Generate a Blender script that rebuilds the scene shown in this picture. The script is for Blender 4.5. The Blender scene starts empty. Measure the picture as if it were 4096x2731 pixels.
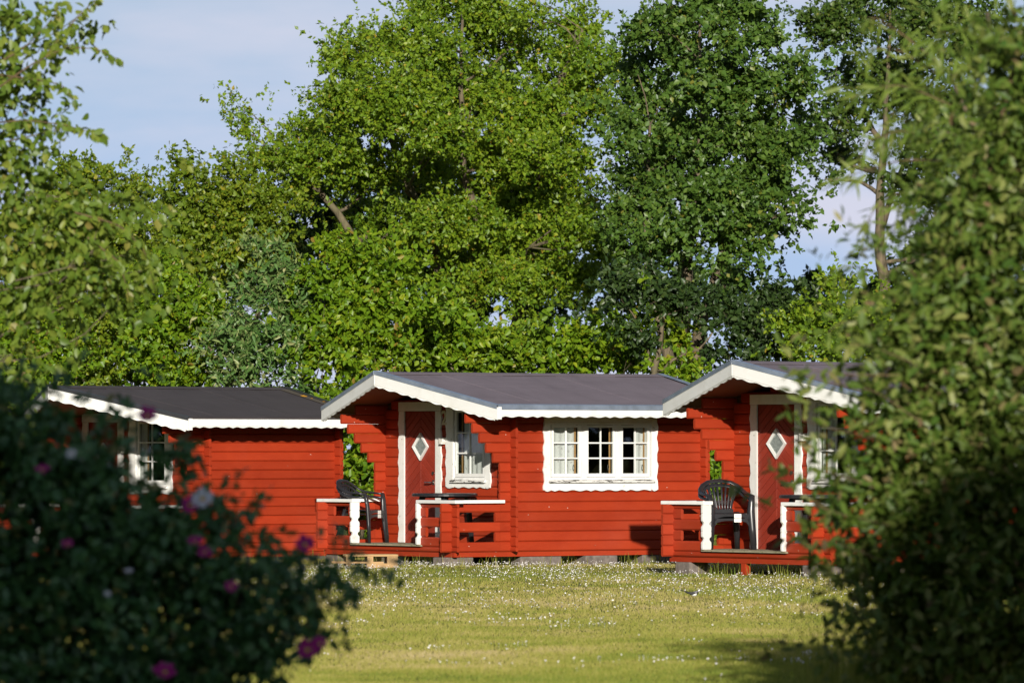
import bpy, math, random
import numpy as np
from mathutils import Vector, Matrix

# ------------------------------------------------------------------ camera, sky, sun
sc = bpy.context.scene
C = sc.collection
R = math.radians
F_PX = 22756.0                      # focal length in pixels of a 4096-wide frame
PITCH = math.atan(429.5 / F_PX)
EYE = 1.6
cam_d = bpy.data.cameras.new('camera'); cam = bpy.data.objects.new('camera', cam_d); C.objects.link(cam)
cam.location = (0, 0, EYE); cam.rotation_euler = (math.pi / 2 + PITCH, 0, 0)
cam_d.sensor_width = 36; cam_d.lens = 36 * F_PX / 4096
cam_d.clip_start = 0.1; cam_d.clip_end = 3000
cam_d.dof.use_dof = True; cam_d.dof.focus_distance = 77.0; cam_d.dof.aperture_fstop = 5.0
sc.camera = cam

SUN_AZ, SUN_EL = R(3.0), R(16.0)    # azimuth measured from straight behind the camera towards the right
sun_dir = Vector((math.sin(SUN_AZ) * math.cos(SUN_EL), -math.cos(SUN_AZ) * math.cos(SUN_EL), math.sin(SUN_EL)))
sd = bpy.data.lights.new('sun', 'SUN'); sun = bpy.data.objects.new('sun', sd); C.objects.link(sun)
sd.energy = 5.0; sd.angle = R(0.5); sd.color = (1.0, 0.94, 0.84)
sun.rotation_euler = sun_dir.to_track_quat('Z', 'Y').to_euler(); sun.location = (4, -20, 20)

world = bpy.data.worlds.new('World'); sc.world = world; world.use_nodes = True
wn, wl = world.node_tree.nodes, world.node_tree.links
wn.clear()
sky = wn.new('ShaderNodeTexSky'); sky.sky_type = 'NISHITA'; sky.sun_disc = False
sky.sun_elevation = SUN_EL; sky.sun_rotation = math.pi - SUN_AZ
sky.altitude = 0; sky.air_density = 1.0; sky.dust_density = 0.6; sky.ozone_density = 1.5
tc = wn.new('ShaderNodeTexCoord'); mp = wn.new('ShaderNodeMapping'); mp.inputs['Scale'].default_value = (4, 4, 16.0)
nz = wn.new('ShaderNodeTexNoise'); nz.inputs['Scale'].default_value = 2.6; nz.inputs['Detail'].default_value = 6; nz.inputs['Roughness'].default_value = 0.55
cr = wn.new('ShaderNodeValToRGB'); cr.color_ramp.elements[0].position = 0.38; cr.color_ramp.elements[1].position = 0.66
sep = wn.new('ShaderNodeSeparateXYZ')
hz = wn.new('ShaderNodeValToRGB'); e = hz.color_ramp.elements            # pale evening haze near the horizon
e[0].position = 0.0; e[0].color = (0.92,) * 3 + (1,); e[1].position = 0.18; e[1].color = (0.0, 0.0, 0.0, 1)
e.new(0.045).color = (0.86,) * 3 + (1,); e.new(0.085).color = (0.62,) * 3 + (1,); e.new(0.125).color = (0.18,) * 3 + (1,)
mh = wn.new('ShaderNodeMix'); mh.data_type = 'RGBA'; mh.inputs[7].default_value = (7.0, 9.7, 14.6, 1)
hc = wn.new('ShaderNodeMapRange'); hc.inputs['From Min'].default_value = 0.03; hc.inputs['From Max'].default_value = 0.16
hc.inputs['To Min'].default_value = 1.0; hc.inputs['To Max'].default_value = 0.2
mu = wn.new('ShaderNodeMath'); mu.operation = 'MULTIPLY'
mx = wn.new('ShaderNodeMix'); mx.data_type = 'RGBA'; mx.inputs[7].default_value = (11.2, 11.3, 13.4, 1)
bg = wn.new('ShaderNodeBackground'); bg.inputs['Strength'].default_value = 0.05
wo = wn.new('ShaderNodeOutputWorld')
wl.new(tc.outputs['Generated'], mp.inputs['Vector']); wl.new(mp.outputs[0], nz.inputs['Vector'])
wl.new(nz.outputs[0], cr.inputs[0]); wl.new(tc.outputs['Generated'], sep.inputs[0])
wl.new(sep.outputs['Z'], hz.inputs[0]); wl.new(sep.outputs['Z'], hc.inputs['Value'])
wl.new(hz.outputs[0], mh.inputs[0]); wl.new(sky.outputs[0], mh.inputs[6])
wl.new(cr.outputs[0], mu.inputs[0]); wl.new(hc.outputs[0], mu.inputs[1])
wl.new(mu.outputs[0], mx.inputs[0]); wl.new(mh.outputs[2], mx.inputs[6]); wl.new(mx.outputs[2], bg.inputs['Color'])
wl.new(bg.outputs[0], wo.inputs['Surface'])

sc.view_settings.view_transform = 'Standard'; sc.view_settings.look = 'None'
sc.view_settings.exposure = 0.3; sc.view_settings.gamma = 1.0; sc.view_settings.use_curve_mapping = False
sc.render.engine = 'CYCLES'
cy = sc.cycles
cy.max_bounces = 6; cy.diffuse_bounces = 3; cy.glossy_bounces = 2; cy.transmission_bounces = 4; cy.transparent_max_bounces = 8
cy.caustics_reflective = False; cy.caustics_refractive = False
cy.use_denoising = True
try: cy.denoiser = 'OPENIMAGEDENOISE'
except Exception: pass

# ------------------------------------------------------------------ helpers
rng = np.random.default_rng(7)
random.seed(7)

def at(x, y, Z):
    """World point that stands Z metres out from the camera and shows at photo pixel (x, y)."""
    cx = (x - 2048) / F_PX; cyy = (1365.5 - y) / F_PX
    t = Z / (math.cos(PITCH) - cyy * math.sin(PITCH))
    return np.array([cx * t, Z, EYE + t * (math.sin(PITCH) + cyy * math.cos(PITCH))])

def sstep(x): x = np.clip(x, 0, 1); return x * x * (3 - 2 * x)
def gh(x, y):
    """Ground height."""
    x = np.asarray(x, float); y = np.asarray(y, float)
    return (-0.08 * sstep((-0.8 - x) / 3.0) * sstep((y - 68) / 12.0) + 0.04 * sstep((x - 2) / 3) * sstep((y - 58) / 10)
            + 0.006 * np.sin(x * 1.3 + 0.4) * np.sin(y * 0.31) + 0.0015 * np.sin(x * 3.1 + y * 0.7))

def tag(o, label=None, cat=None, group=None, kind=None):
    if label: o['label'] = label
    if cat: o['category'] = cat
    if group: o['group'] = group
    if kind: o['kind'] = kind
    return o

def empty(name, loc=(0, 0, 0), rz=0.0):
    o = bpy.data.objects.new(name, None); C.objects.link(o); o.location = loc; o.rotation_euler = (0, 0, rz)
    o.empty_display_size = 0.1
    return o

class MB:
    def __init__(s): s.v = []; s.f = []; s.m = []
    def add(s, verts, faces, mi=0):
        b = len(s.v); s.v += [tuple(p) for p in verts]; s.f += [tuple(i + b for i in f) for f in faces]; s.m += [mi] * len(faces)
        return s
    def box(s, x0, x1, y0, y1, z0, z1, mi=0):
        return s.add([(x0,y0,z0),(x1,y0,z0),(x1,y1,z0),(x0,y1,z0),(x0,y0,z1),(x1,y0,z1),(x1,y1,z1),(x0,y1,z1)],
                     [(3,2,1,0),(4,5,6,7),(0,1,5,4),(1,2,6,5),(2,3,7,6),(3,0,4,7)], mi)
    def prism(s, pts, off, mi=0):
        """pts: 3D outline; off: extrusion vector."""
        n = len(pts); off = Vector(off)
        back = [Vector(p) + off for p in pts]
        return s.add(list(pts) + back, [tuple(range(n)), tuple(range(2*n-1, n-1, -1))] + [(i, i+n, (i+1) % n + n, (i+1) % n) for i in range(n)], mi)
    def tube(s, path, rads, n=8, flat=1.0, up=None, mi=0, cap=True):
        """Swept tube; rads may be a number or a list; flat squashes the second axis."""
        P = [Vector(p) for p in path]; k = len(P)
        if not hasattr(rads, '__len__'): rads = [rads] * k
        rings = []; pu = Vector(up) if up else None
        for i in range(k):
            d = (P[min(i+1, k-1)] - P[max(i-1, 0)]).normalized()
            if pu is None: pu = Vector((0,0,1)) if abs(d.z) < 0.9 else Vector((1,0,0))
            a = d.cross(pu)
            if a.length < 1e-4: a = d.cross(Vector((0.3, 1, 0.2)))
            a.normalize(); b = a.cross(d).normalized()
            if not up: pu = b
            rings.append([P[i] + a * (rads[i] * math.cos(t)) + b * (rads[i] * flat * math.sin(t)) for t in [2*math.pi*j/n for j in range(n)]])
        vs = [p for r_ in rings for p in r_]; fs = []
        for i in range(k-1):
            for j in range(n):
                fs.append((i*n+j, i*n+(j+1) % n, (i+1)*n+(j+1) % n, (i+1)*n+j))
        if cap: fs.append(tuple(range(n-1, -1, -1))); fs.append(tuple((k-1)*n+j for j in range(n)))
        return s.add(vs, fs, mi)
    def build(s, name, mat, parent=None, smooth=False, bevel=0):
        me = bpy.data.meshes.new(name); me.from_pydata(s.v, [], s.f); 
        for m in (mat if isinstance(mat, (list, tuple)) else [mat]): me.materials.append(m)
        if any(s.m): me.polygons.foreach_set('material_index', s.m)
        if smooth: me.polygons.foreach_set('use_smooth', [True] * len(me.polygons))
        me.update()
        o = bpy.data.objects.new(name, me); C.objects.link(o)
        if parent: o.parent = parent
        if bevel:
            b = o.modifiers.new('bevel', 'BEVEL'); b.width = bevel; b.segments = 2; b.limit_method = 'ANGLE'
        return o

# ------------------------------------------------------------------ materials
MATS = {}
def new_mat(name):
    m = bpy.data.materials.new(name); m.use_nodes = True; MATS[name] = m
    n, l = m.node_tree.nodes, m.node_tree.links
    return m, n, l, n['Principled BSDF']

def mixc(n, l, fac, a, b, blend='MIX'):
    x = n.new('ShaderNodeMix'); x.data_type = 'RGBA'; x.blend_type = blend
    for sock, val in ((0, fac), (6, a), (7, b)):
        if hasattr(val, 'links') or isinstance(val, bpy.types.NodeSocket): l.new(val, x.inputs[sock])
        elif sock == 0: x.inputs[0].default_value = val
        else: x.inputs[sock].default_value = (*val, 1)
    return x.outputs[2]

def noise(n, l, scale, detail=4, stretch=None, coord='Object', rough=0.55):
    t = n.new('ShaderNodeTexCoord'); src = t.outputs[coord]
    if stretch:
        mpn = n.new('ShaderNodeMapping'); mpn.inputs['Scale'].default_value = stretch; l.new(src, mpn.inputs['Vector']); src = mpn.outputs[0]
    x = n.new('ShaderNodeTexNoise'); x.inputs['Scale'].default_value = scale; x.inputs['Detail'].default_value = detail; x.inputs['Roughness'].default_value = rough
    l.new(src, x.inputs['Vector'])
    return x.outputs[0]

def ramp(n, l, fac, stops, interp='LINEAR'):
    r_ = n.new('ShaderNodeValToRGB'); e = r_.color_ramp.elements; r_.color_ramp.interpolation = interp
    while len(e) < len(stops): e.new(0.5)
    for i, (p, c) in enumerate(stops):
        e[i].position = p; e[i].color = (*c, 1) if hasattr(c, '__len__') else (c, c, c, 1)
    l.new(fac, r_.inputs[0])
    return r_.outputs[0]

def bump(n, l, bs, h, strength=0.3, dist=0.01):
    b = n.new('ShaderNodeBump'); b.inputs['Strength'].default_value = strength; b.inputs['Distance'].default_value = dist
    l.new(h, b.inputs['Height']); l.new(b.outputs[0], bs.inputs['Normal'])

def painted(name, col, dark, light, rough=0.5, speck=0.0, speck_col=(0.75, 0.7, 0.62), wear=None, cracks=False, grime=0.0):
    m, n, l, bs = new_mat(name)
    a = noise(n, l, 1.6, 5, (1, 1, 2.5)); g = noise(n, l, 6, 6, (1.2, 1.2, 26))
    c = mixc(n, l, ramp(n, l, a, [(0.35, 0), (0.7, 1)]), dark, col)
    c = mixc(n, l, ramp(n, l, g, [(0.45, 0), (0.75, 0.55)]), c, light)
    oi = n.new('ShaderNodeObjectInfo')
    hv = n.new('ShaderNodeHueSaturation'); mr = n.new('ShaderNodeMapRange'); mr.inputs['To Min'].default_value = 0.86; mr.inputs['To Max'].default_value = 1.1
    l.new(oi.outputs['Random'], mr.inputs['Value']); l.new(mr.outputs[0], hv.inputs['Value']); l.new(c, hv.inputs['Color']); c = hv.outputs[0]
    if speck:
        t = n.new('ShaderNodeTexCoord'); v = n.new('ShaderNodeTexVoronoi'); v.inputs['Scale'].default_value = 7
        l.new(t.outputs['Object'], v.inputs['Vector'])
        vr = noise(n, l, 30, 2)
        dd = n.new('ShaderNodeMath'); dd.operation = 'MULTIPLY_ADD'; dd.inputs[1].default_value = 0.05; l.new(vr, dd.inputs[0]); l.new(v.outputs['Distance'], dd.inputs[2])
        c = mixc(n, l, ramp(n, l, dd.outputs[0], [(0.055, speck), (0.075, 0)]), c, speck_col)
    if cracks:                                                     # fine dark checks along the grain, chalky faded areas
        ck = noise(n, l, 5, 8, (0.9, 0.9, 34), rough=0.75)
        c = mixc(n, l, ramp(n, l, ck, [(0.635, 0), (0.665, 0.75)]), c, tuple(x * 0.35 for x in dark))
        fd = noise(n, l, 0.9, 4, (1, 1, 1.4))
        c = mixc(n, l, ramp(n, l, fd, [(0.52, 0), (0.75, 0.22)]), c, (0.40, 0.075, 0.042))
    if grime:
        gr = noise(n, l, 3.5, 6, (1, 1, 0.6), rough=0.65)
        c = mixc(n, l, ramp(n, l, gr, [(0.5, 0), (0.72, grime)]), c, (0.50, 0.48, 0.41))
    if wear:
        w = noise(n, l, wear[0], 7, wear[1], rough=0.7)
        c = mixc(n, l, ramp(n, l, w, [(wear[2], 0), (wear[2] + 0.025, 1)]), c, wear[3])
    l.new(c, bs.inputs['Base Color']); bs.inputs['Roughness'].default_value = rough
    bs.inputs['Specular IOR Level'].default_value = 0.35
    bump(n, l, bs, g, 0.18, 0.006)
    return m

painted('red', (0.345, 0.035, 0.009), (0.285, 0.026, 0.007), (0.385, 0.048, 0.015), 0.48, 0.85, cracks=True)
painted('door_red', (0.27, 0.034, 0.018), (0.23, 0.027, 0.014), (0.31, 0.043, 0.024), 0.45)
painted('white', (0.80, 0.80, 0.78), (0.74, 0.74, 0.71), (0.83, 0.83, 0.82), 0.5, grime=0.35)
painted('old_white', (0.78, 0.78, 0.75), (0.72, 0.71, 0.67), (0.8, 0.8, 0.78), 0.55, wear=(9, (1, 1, 1.6), 0.645, (0.35, 0.31, 0.26)), grime=0.4)
painted('worn_sill', (0.76, 0.75, 0.72), (0.7, 0.68, 0.64), (0.8, 0.8, 0.78), 0.6, wear=(5, (1, 1, 7), 0.54, (0.045, 0.04, 0.036)))
painted('soffit', (0.20, 0.075, 0.028), (0.15, 0.05, 0.02), (0.25, 0.10, 0.04), 0.6)
painted('pine', (0.42, 0.24, 0.10), (0.36, 0.19, 0.07), (0.5, 0.31, 0.15), 0.55)
painted('lining', (0.12, 0.055, 0.025), (0.10, 0.045, 0.02), (0.14, 0.07, 0.03), 0.6)
painted('weathered', (0.30, 0.26, 0.18), (0.20, 0.18, 0.11), (0.4, 0.36, 0.27), 0.85, wear=(7, (2, 2, 8), 0.58, (0.12, 0.13, 0.05)))
painted('pallet_wood', (0.42, 0.27, 0.12), (0.34, 0.2, 0.085), (0.5, 0.35, 0.19), 0.7)

def felt(name, base, lichen=False):
    m, n, l, bs = new_mat(name)
    a = noise(n, l, 1.3, 5); f = noise(n, l, 140, 3); s_ = noise(n, l, 3, 5, (0.5, 3, 3))
    d = tuple(x * 0.72 for x in base); h = tuple(x * 1.25 for x in base)
    c = mixc(n, l, ramp(n, l, a, [(0.3, 0), (0.72, 1)]), d, base)
    c = mixc(n, l, ramp(n, l, s_, [(0.5, 0), (0.8, 0.5)]), c, h)
    c = mixc(n, l, ramp(n, l, f, [(0.3, 0.0), (0.8, 0.6)]), c, h)
    t = n.new('ShaderNodeTexCoord'); v = n.new('ShaderNodeTexVoronoi'); v.inputs['Scale'].default_value = 2.3; l.new(t.outputs['Object'], v.inputs['Vector'])
    c = mixc(n, l, ramp(n, l, v.outputs['Distance'], [(0.03, 0.9), (0.045, 0)]), c, (0.45, 0.40, 0.33))
    w_ = noise(n, l, 2.2, 6, (2.4, 0.5, 0.5), rough=0.65)
    c = mixc(n, l, ramp(n, l, w_, [(0.52, 0), (0.7, 0.45)]), c, tuple(x * 0.62 for x in base))
    l.new(c, bs.inputs['Base Color']); bs.inputs['Roughness'].default_value = 0.8; bs.inputs['Specular IOR Level'].default_value = 0.3
    bump(n, l, bs, f, 0.35, 0.004)
    return m
felt('felt_new', (0.165, 0.138, 0.160)); felt('felt_old', (0.058, 0.050, 0.053)); felt('felt_mossy', (0.085, 0.072, 0.055))

def simple(name, col, rough=0.5, metal=0.0, spec=0.5, var=0.12, scale=8):
    m, n, l, bs = new_mat(name)
    a = noise(n, l, scale, 5)
    lo = tuple(x * (1 - var) for x in col); hi = tuple(min(1, x * (1 + var)) for x in col)
    l.new(mixc(n, l, ramp(n, l, a, [(0.3, 0), (0.7, 1)]), lo, hi), bs.inputs['Base Color'])
    bs.inputs['Roughness'].default_value = rough; bs.inputs['Metallic'].default_value = metal; bs.inputs['Specular IOR Level'].default_value = spec
    return m
simple('zinc', (0.46, 0.54, 0.68), 0.4, 0.75, var=0.2, scale=5)  # blue tint in the metal stands in for reflected sky
simple('edge_dark', (0.06, 0.062, 0.07), 0.4, 0.5)
simple('plastic', (0.02, 0.02, 0.023), 0.3, 0, 0.5, 0.2)
simple('steel', (0.55, 0.52, 0.48), 0.3, 1.0)
simple('concrete', (0.155, 0.13, 0.115), 0.9, 0, 0.2, 0.35, 14)
simple('paper', (0.8, 0.79, 0.75), 0.7)
simple('numeral', (0.62, 0.56, 0.40), 0.5)
simple('lichen', (0.62, 0.30, 0.02), 0.9, 0, 0.1, 0.3, 40)
simple('dark_iron', (0.03, 0.03, 0.03), 0.5)
simple('lace', (0.36, 0.37, 0.37), 0.9, 0, 0.1, 0.3, 30)
simple('lamp_body', (0.7, 0.68, 0.62), 0.4)
simple('bird_white', (0.72, 0.72, 0.70), 0.8); simple('bird_black', (0.015, 0.015, 0.016), 0.7); simple('bird_grey', (0.17, 0.16, 0.165), 0.8)

m, n, l, bs = new_mat('glass')
n.remove(bs)
tr = n.new('ShaderNodeBsdfTransparent'); tr.inputs[0].default_value = (0.93, 0.95, 0.94, 1)
gl = n.new('ShaderNodeBsdfGlossy'); gl.inputs['Roughness'].default_value = 0.02
fr = n.new('ShaderNodeFresnel'); gbf = n.new('ShaderNodeNewGeometry'); iom = n.new('ShaderNodeMapRange')
iom.inputs['To Min'].default_value = 1.5; iom.inputs['To Max'].default_value = 1 / 1.5; l.new(gbf.outputs['Backfacing'], iom.inputs['Value']); l.new(iom.outputs[0], fr.inputs[0])
ms = n.new('ShaderNodeMixShader'); l.new(fr.outputs[0], ms.inputs[0]); l.new(tr.outputs[0], ms.inputs[1]); l.new(gl.outputs[0], ms.inputs[2])
l.new(ms.outputs[0], n['Material Output'].inputs[0])

m, n, l, bs = new_mat('curtain')
a = noise(n, l, 26, 3)
l.new(mixc(n, l, ramp(n, l, a, [(0.62, 0), (0.68, 1)]), (0.84, 0.83, 0.81), (0.5, 0.46, 0.45)), bs.inputs['Base Color'])
bs.inputs['Roughness'].default_value = 0.9
tl = n.new('ShaderNodeBsdfTranslucent'); tl.inputs[0].default_value = (0.7, 0.68, 0.65, 1)
ms = n.new('ShaderNodeMixShader'); ms.inputs[0].default_value = 0.3
l.new(bs.outputs[0], ms.inputs[1]); l.new(tl.outputs[0], ms.inputs[2]); l.new(ms.outputs[0], n['Material Output'].inputs[0])

def leaf_mat(name, stops, trans=0.38, tcol=(0.30, 0.36, 0.03), rough=0.42, spec=0.35):
    """stops: colours over the per-leaf random attribute."""
    m, n, l, bs = new_mat(name)
    at_ = n.new('ShaderNodeAttribute'); at_.attribute_name = 'rnd'
    ge = n.new('ShaderNodeNewGeometry')
    x = n.new('ShaderNodeTexNoise'); x.inputs['Scale'].default_value = 0.9; x.inputs['Detail'].default_value = 2; l.new(ge.outputs['Position'], x.inputs['Vector'])
    ad = n.new('ShaderNodeMath'); ad.operation = 'MULTIPLY_ADD'; ad.inputs[1].default_value = 0.5; l.new(x.outputs[0], ad.inputs[0])
    sb = n.new('ShaderNodeMath'); sb.operation = 'SUBTRACT'; sb.inputs[1].default_value = 0.25; l.new(at_.outputs['Fac'], sb.inputs[0]); l.new(sb.outputs[0], ad.inputs[2])
    c = ramp(n, l, ad.outputs[0], stops)
    l.new(c, bs.inputs['Base Color']); bs.inputs['Roughness'].default_value = rough; bs.inputs['Specular IOR Level'].default_value = spec
    tl = n.new('ShaderNodeBsdfTranslucent'); l.new(mixc(n, l, 0.55, c, tcol), tl.inputs[0])
    ms = n.new('ShaderNodeMixShader'); ms.inputs[0].default_value = trans
    l.new(bs.outputs[0], ms.inputs[1]); l.new(tl.outputs[0], ms.inputs[2]); l.new(ms.outputs[0], n['Material Output'].inputs[0])
    return m
leaf_mat('leaf_light', [(0, (0.068, 0.15, 0.012)), (0.45, (0.155, 0.255, 0.015)), (0.9, (0.27, 0.34, 0.02)), (1, (0.35, 0.26, 0.03))])
leaf_mat('leaf_dark', [(0, (0.040, 0.092, 0.016)), (0.5, (0.080, 0.150, 0.022)), (0.93, (0.125, 0.19, 0.026)), (1, (0.2, 0.2, 0.03))], 0.28, (0.16, 0.26, 0.03))
leaf_mat('leaf_deep', [(0, (0.026, 0.058, 0.010)), (0.5, (0.055, 0.10, 0.014)), (0.93, (0.10, 0.145, 0.02)), (1, (0.17, 0.17, 0.03))], 0.22, (0.12, 0.2, 0.02))  # darker leaf; on the trees filling crown gaps it adds shade by colour
leaf_mat('leaf_shade', [(0, (0.018, 0.040, 0.010)), (0.6, (0.035, 0.065, 0.014)), (1, (0.06, 0.09, 0.02))], 0.15, (0.08, 0.14, 0.02))  # very dark leaf colour, painted in for the shaded inside of the wood
leaf_mat('leaf_bright', [(0, (0.075, 0.165, 0.010)), (0.5, (0.155, 0.265, 0.012)), (0.9, (0.28, 0.34, 0.016)), (1, (0.25, 0.17, 0.03))])
leaf_mat('leaf_yellow', [(0, (0.075, 0.145, 0.012)), (0.5, (0.155, 0.225, 0.016)), (0.85, (0.27, 0.30, 0.02)), (1, (0.28, 0.24, 0.02))])
leaf_mat('leaf_silver', [(0, (0.055, 0.13, 0.025)), (0.45, (0.10, 0.19, 0.045)), (0.68, (0.21, 0.26, 0.085)), (1, (0.34, 0.34, 0.15))], 0.22, (0.2, 0.25, 0.1))
leaf_mat('leaf_birch', [(0, (0.07, 0.135, 0.018)), (0.5, (0.14, 0.215, 0.026)), (0.9, (0.25, 0.29, 0.045)), (1, (0.27, 0.22, 0.06))], 0.4, (0.32, 0.34, 0.05))
leaf_mat('leaf_shrub', [(0, (0.045, 0.105, 0.016)), (0.5, (0.115, 0.175, 0.026)), (0.84, (0.26, 0.28, 0.08)), (1, (0.23, 0.15, 0.08))], 0.35, (0.24, 0.26, 0.04))
leaf_mat('leaf_willow', [(0, (0.085, 0.155, 0.02)), (0.5, (0.16, 0.235, 0.035)), (1, (0.30, 0.34, 0.08))], 0.4, (0.36, 0.36, 0.05))
leaf_mat('leaf_rose', [(0, (0.045, 0.125, 0.045)), (0.5, (0.08, 0.19, 0.06)), (0.95, (0.13, 0.26, 0.07)), (1, (0.22, 0.2, 0.05))], 0.25, (0.10, 0.18, 0.03), 0.32, 0.6)
leaf_mat('petal_pink', [(0, (0.42, 0.012, 0.20)), (1, (0.55, 0.03, 0.30))], 0.3, (0.6, 0.02, 0.3))
leaf_mat('petal_white', [(0, (0.72, 0.70, 0.74)), (1, (0.8, 0.8, 0.8))], 0.3, (0.8, 0.78, 0.8))
simple('rose_heart', (0.6, 0.4, 0.04), 0.8)
leaf_mat('grass_blade', [(0, (0.16, 0.225, 0.03)), (0.35, (0.28, 0.30, 0.05)), (0.6, (0.40, 0.365, 0.09)), (0.82, (0.52, 0.42, 0.18)), (1, (0.57, 0.46, 0.26))], 0.4, (0.36, 0.34, 0.06), 0.55, 0.2)
leaf_mat('daisy', [(0, (0.7, 0.62, 0.64)), (0.3, (0.78, 0.76, 0.74)), (1, (0.82, 0.81, 0.78))], 0.2, (0.8, 0.78, 0.7), 0.7, 0.1)

def bark(name, c0, c1):
    m, n, l, bs = new_mat(name)
    a = noise(n, l, 5, 6, (3, 3, 0.8)); b = noise(n, l, 1.2, 3)
    c = mixc(n, l, ramp(n, l, a, [(0.35, 0), (0.68, 1)]), c0, c1)
    c = mixc(n, l, ramp(n, l, b, [(0.5, 0), (0.75, 0.5)]), c, (0.12, 0.13, 0.05))
    l.new(c, bs.inputs['Base Color']); bs.inputs['Roughness'].default_value = 0.9
    bump(n, l, bs, a, 0.6, 0.03)
bark('bark', (0.06, 0.045, 0.028), (0.17, 0.13, 0.08)); bark('bark_red', (0.07, 0.045, 0.022), (0.16, 0.10, 0.05))

m, n, l, bs = new_mat('soil_grass')
a = noise(n, l, 0.5, 5, (0.6, 1.4, 1)); b = noise(n, l, 9, 5)
c = ramp(n, l, a, [(0.3, (0.085, 0.11, 0.016)), (0.5, (0.14, 0.15, 0.026)), (0.68, (0.23, 0.19, 0.06))])
l.new(mixc(n, l, ramp(n, l, b, [(0.3, 0.0), (0.75, 0.6)]), c, (0.10, 0.10, 0.03)), bs.inputs['Base Color']); bs.inputs['Roughness'].default_value = 0.95
bs.inputs['Specular IOR Level'].default_value = 0.1

# ------------------------------------------------------------------ ground
xs = np.unique(np.concatenate([np.linspace(-1500, -40, 14), np.linspace(-40, -9, 12), np.linspace(-9, 9, 73), np.linspace(9, 40, 12), np.linspace(40, 1500, 14)]))
ys = np.unique(np.concatenate([np.linspace(-300, -10, 8), np.linspace(-10, 15, 12), np.linspace(15, 90, 161), np.linspace(90, 160, 12), np.linspace(160, 2500, 14)]))
gx, gy = np.meshgrid(xs, ys); gz = gh(gx, gy) - 0.004
nx, ny = len(xs), len(ys)
gm = MB(); gm.v = list(zip(gx.ravel(), gy.ravel(), gz.ravel()))
gm.f = [(j*nx+i, j*nx+i+1, (j+1)*nx+i+1, (j+1)*nx+i) for j in range(ny-1) for i in range(nx-1)]; gm.m = [0]
tag(gm.build('ground', MATS['soil_grass'], smooth=True), 'mown lawn ground in front of and around the cabins', 'lawn', kind='structure')

# ------------------------------------------------------------------ cabins
PITCH_LOG, T = 0.136, 0.045
SILL = 0.055
SCALL = [(t_, d_ * 0.82) for t_, d_ in [(0, .034), (.025, .029), (.06, .022), (.115, .012), (.16, .015), (.2, .021), (.25, .029), (.3, .032), (.35, .029), (.4, .021), (.45, .014), (.5, .011),
         (.55, .014), (.6, .021), (.65, .029), (.7, .032), (.75, .029), (.8, .021), (.84, .015), (.885, .012), (.94, .022), (.975, .029), (1, .034)]]
def scallop(length, period=0.62, phase=0.0):
    """Points (distance, depth) of the ogee edge along a length."""
    out = []; k = -1
    while k * period < length + period:
        for t, d in SCALL[:-1]:
            s = (k + t + phase) * period
            if 0.0 < s < length: out.append((s, d))
        k += 1
    sx = [p[0] for p in out]
    return [(0, 0.02)] + out + [(length, 0.02)]

def log_prof(h, t=T, ch=0.019, cd=0.016):
    return [(0, ch), (0, h-ch), (cd, h), (t-cd, h), (t, h-ch), (t, ch), (t-cd, 0), (cd, 0)]

def log_u(u0, u1, v, z, h, t=T):
    """A log along u whose outer face is at v (body towards +v)."""
    return MB().prism([(u0, v+a, z+b) for a, b in log_prof(h, t)], (u1-u0, 0, 0))
def log_v(v0, v1, u, z, h, t=T):
    return MB().prism([(u+a, v0, z+b) for a, b in log_prof(h, t)], (0, v1-v0, 0))

def clip(poly, x0, x1, z0, z1):
    def cut(ps, ins, inter):
        out = []
        for i in range(len(ps)):
            a, b = ps[i-1], ps[i]
            if ins(b):
                if not ins(a): out.append(inter(a, b))
                out.append(b)
            elif ins(a): out.append(inter(a, b))
        return out
    def ix(x): return lambda a, b: (x, a[1] + (b[1]-a[1]) * (x-a[0]) / (b[0]-a[0]))
    def iz(z): return lambda a, b: (a[0] + (b[0]-a[0]) * (z-a[1]) / (b[1]-a[1]), z)
    for ins, it in ((lambda p: p[0] >= x0, ix(x0)), (lambda p: p[0] <= x1, ix(x1)), (lambda p: p[1] >= z0, iz(z0)), (lambda p: p[1] <= z1, iz(z1))):
        poly = cut(poly, ins, it)
        if len(poly) < 3: return []
    return poly

def wave_board_v(x0, x1, z0, z1, y0, th, left=None, right=None, ph=0.0):
    """Vertical board in the xz plane with a wavy edge on one side."""
    N = max(8, int((z1 - z0) / 0.03)); L_, R_ = [], []
    for i in range(N + 1):
        z = z0 + (z1 - z0) * i / N
        w = 0.011 * math.sin(2 * math.pi * (z + ph) / 0.27) + 0.004 * math.sin(2 * math.pi * (z + ph) / 0.11 + 1)
        L_.append((x0 + (w if left else 0), y0, z)); R_.append((x1 + (w if right else 0), y0, z))
    return MB().prism(R_ + L_[::-1], (0, th, 0))

def curtain_mesh(x0, x1, z0, z1, y, amp=0.018, folds=5, seed=0, bot=0.012):
    rr = random.Random(seed); n_ = 30; k = 8; b = MB(); p1, p2 = rr.random() * 6, rr.random() * 6
    for j in range(k + 1):
        for i in range(n_ + 1):
            s = i / n_; x = x0 + (x1 - x0) * s; f = j / k
            yy = y + amp * (0.45 + 0.55 * (1 - f)) * math.sin(s * folds * 2 * math.pi + p1 + 0.5 * math.sin(7 * s + p2))
            z = z0 + (z1 - z0) * f + (bot * math.sin(s * folds * 4 * math.pi) if j == 0 else 0)
            b.v.append((x, yy, z))
    for j in range(k):
        for i in range(n_):
            a = j * (n_ + 1) + i; b.f.append((a, a + 1, a + n_ + 2, a + n_ + 1)); b.m.append(0)
    return b

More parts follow.
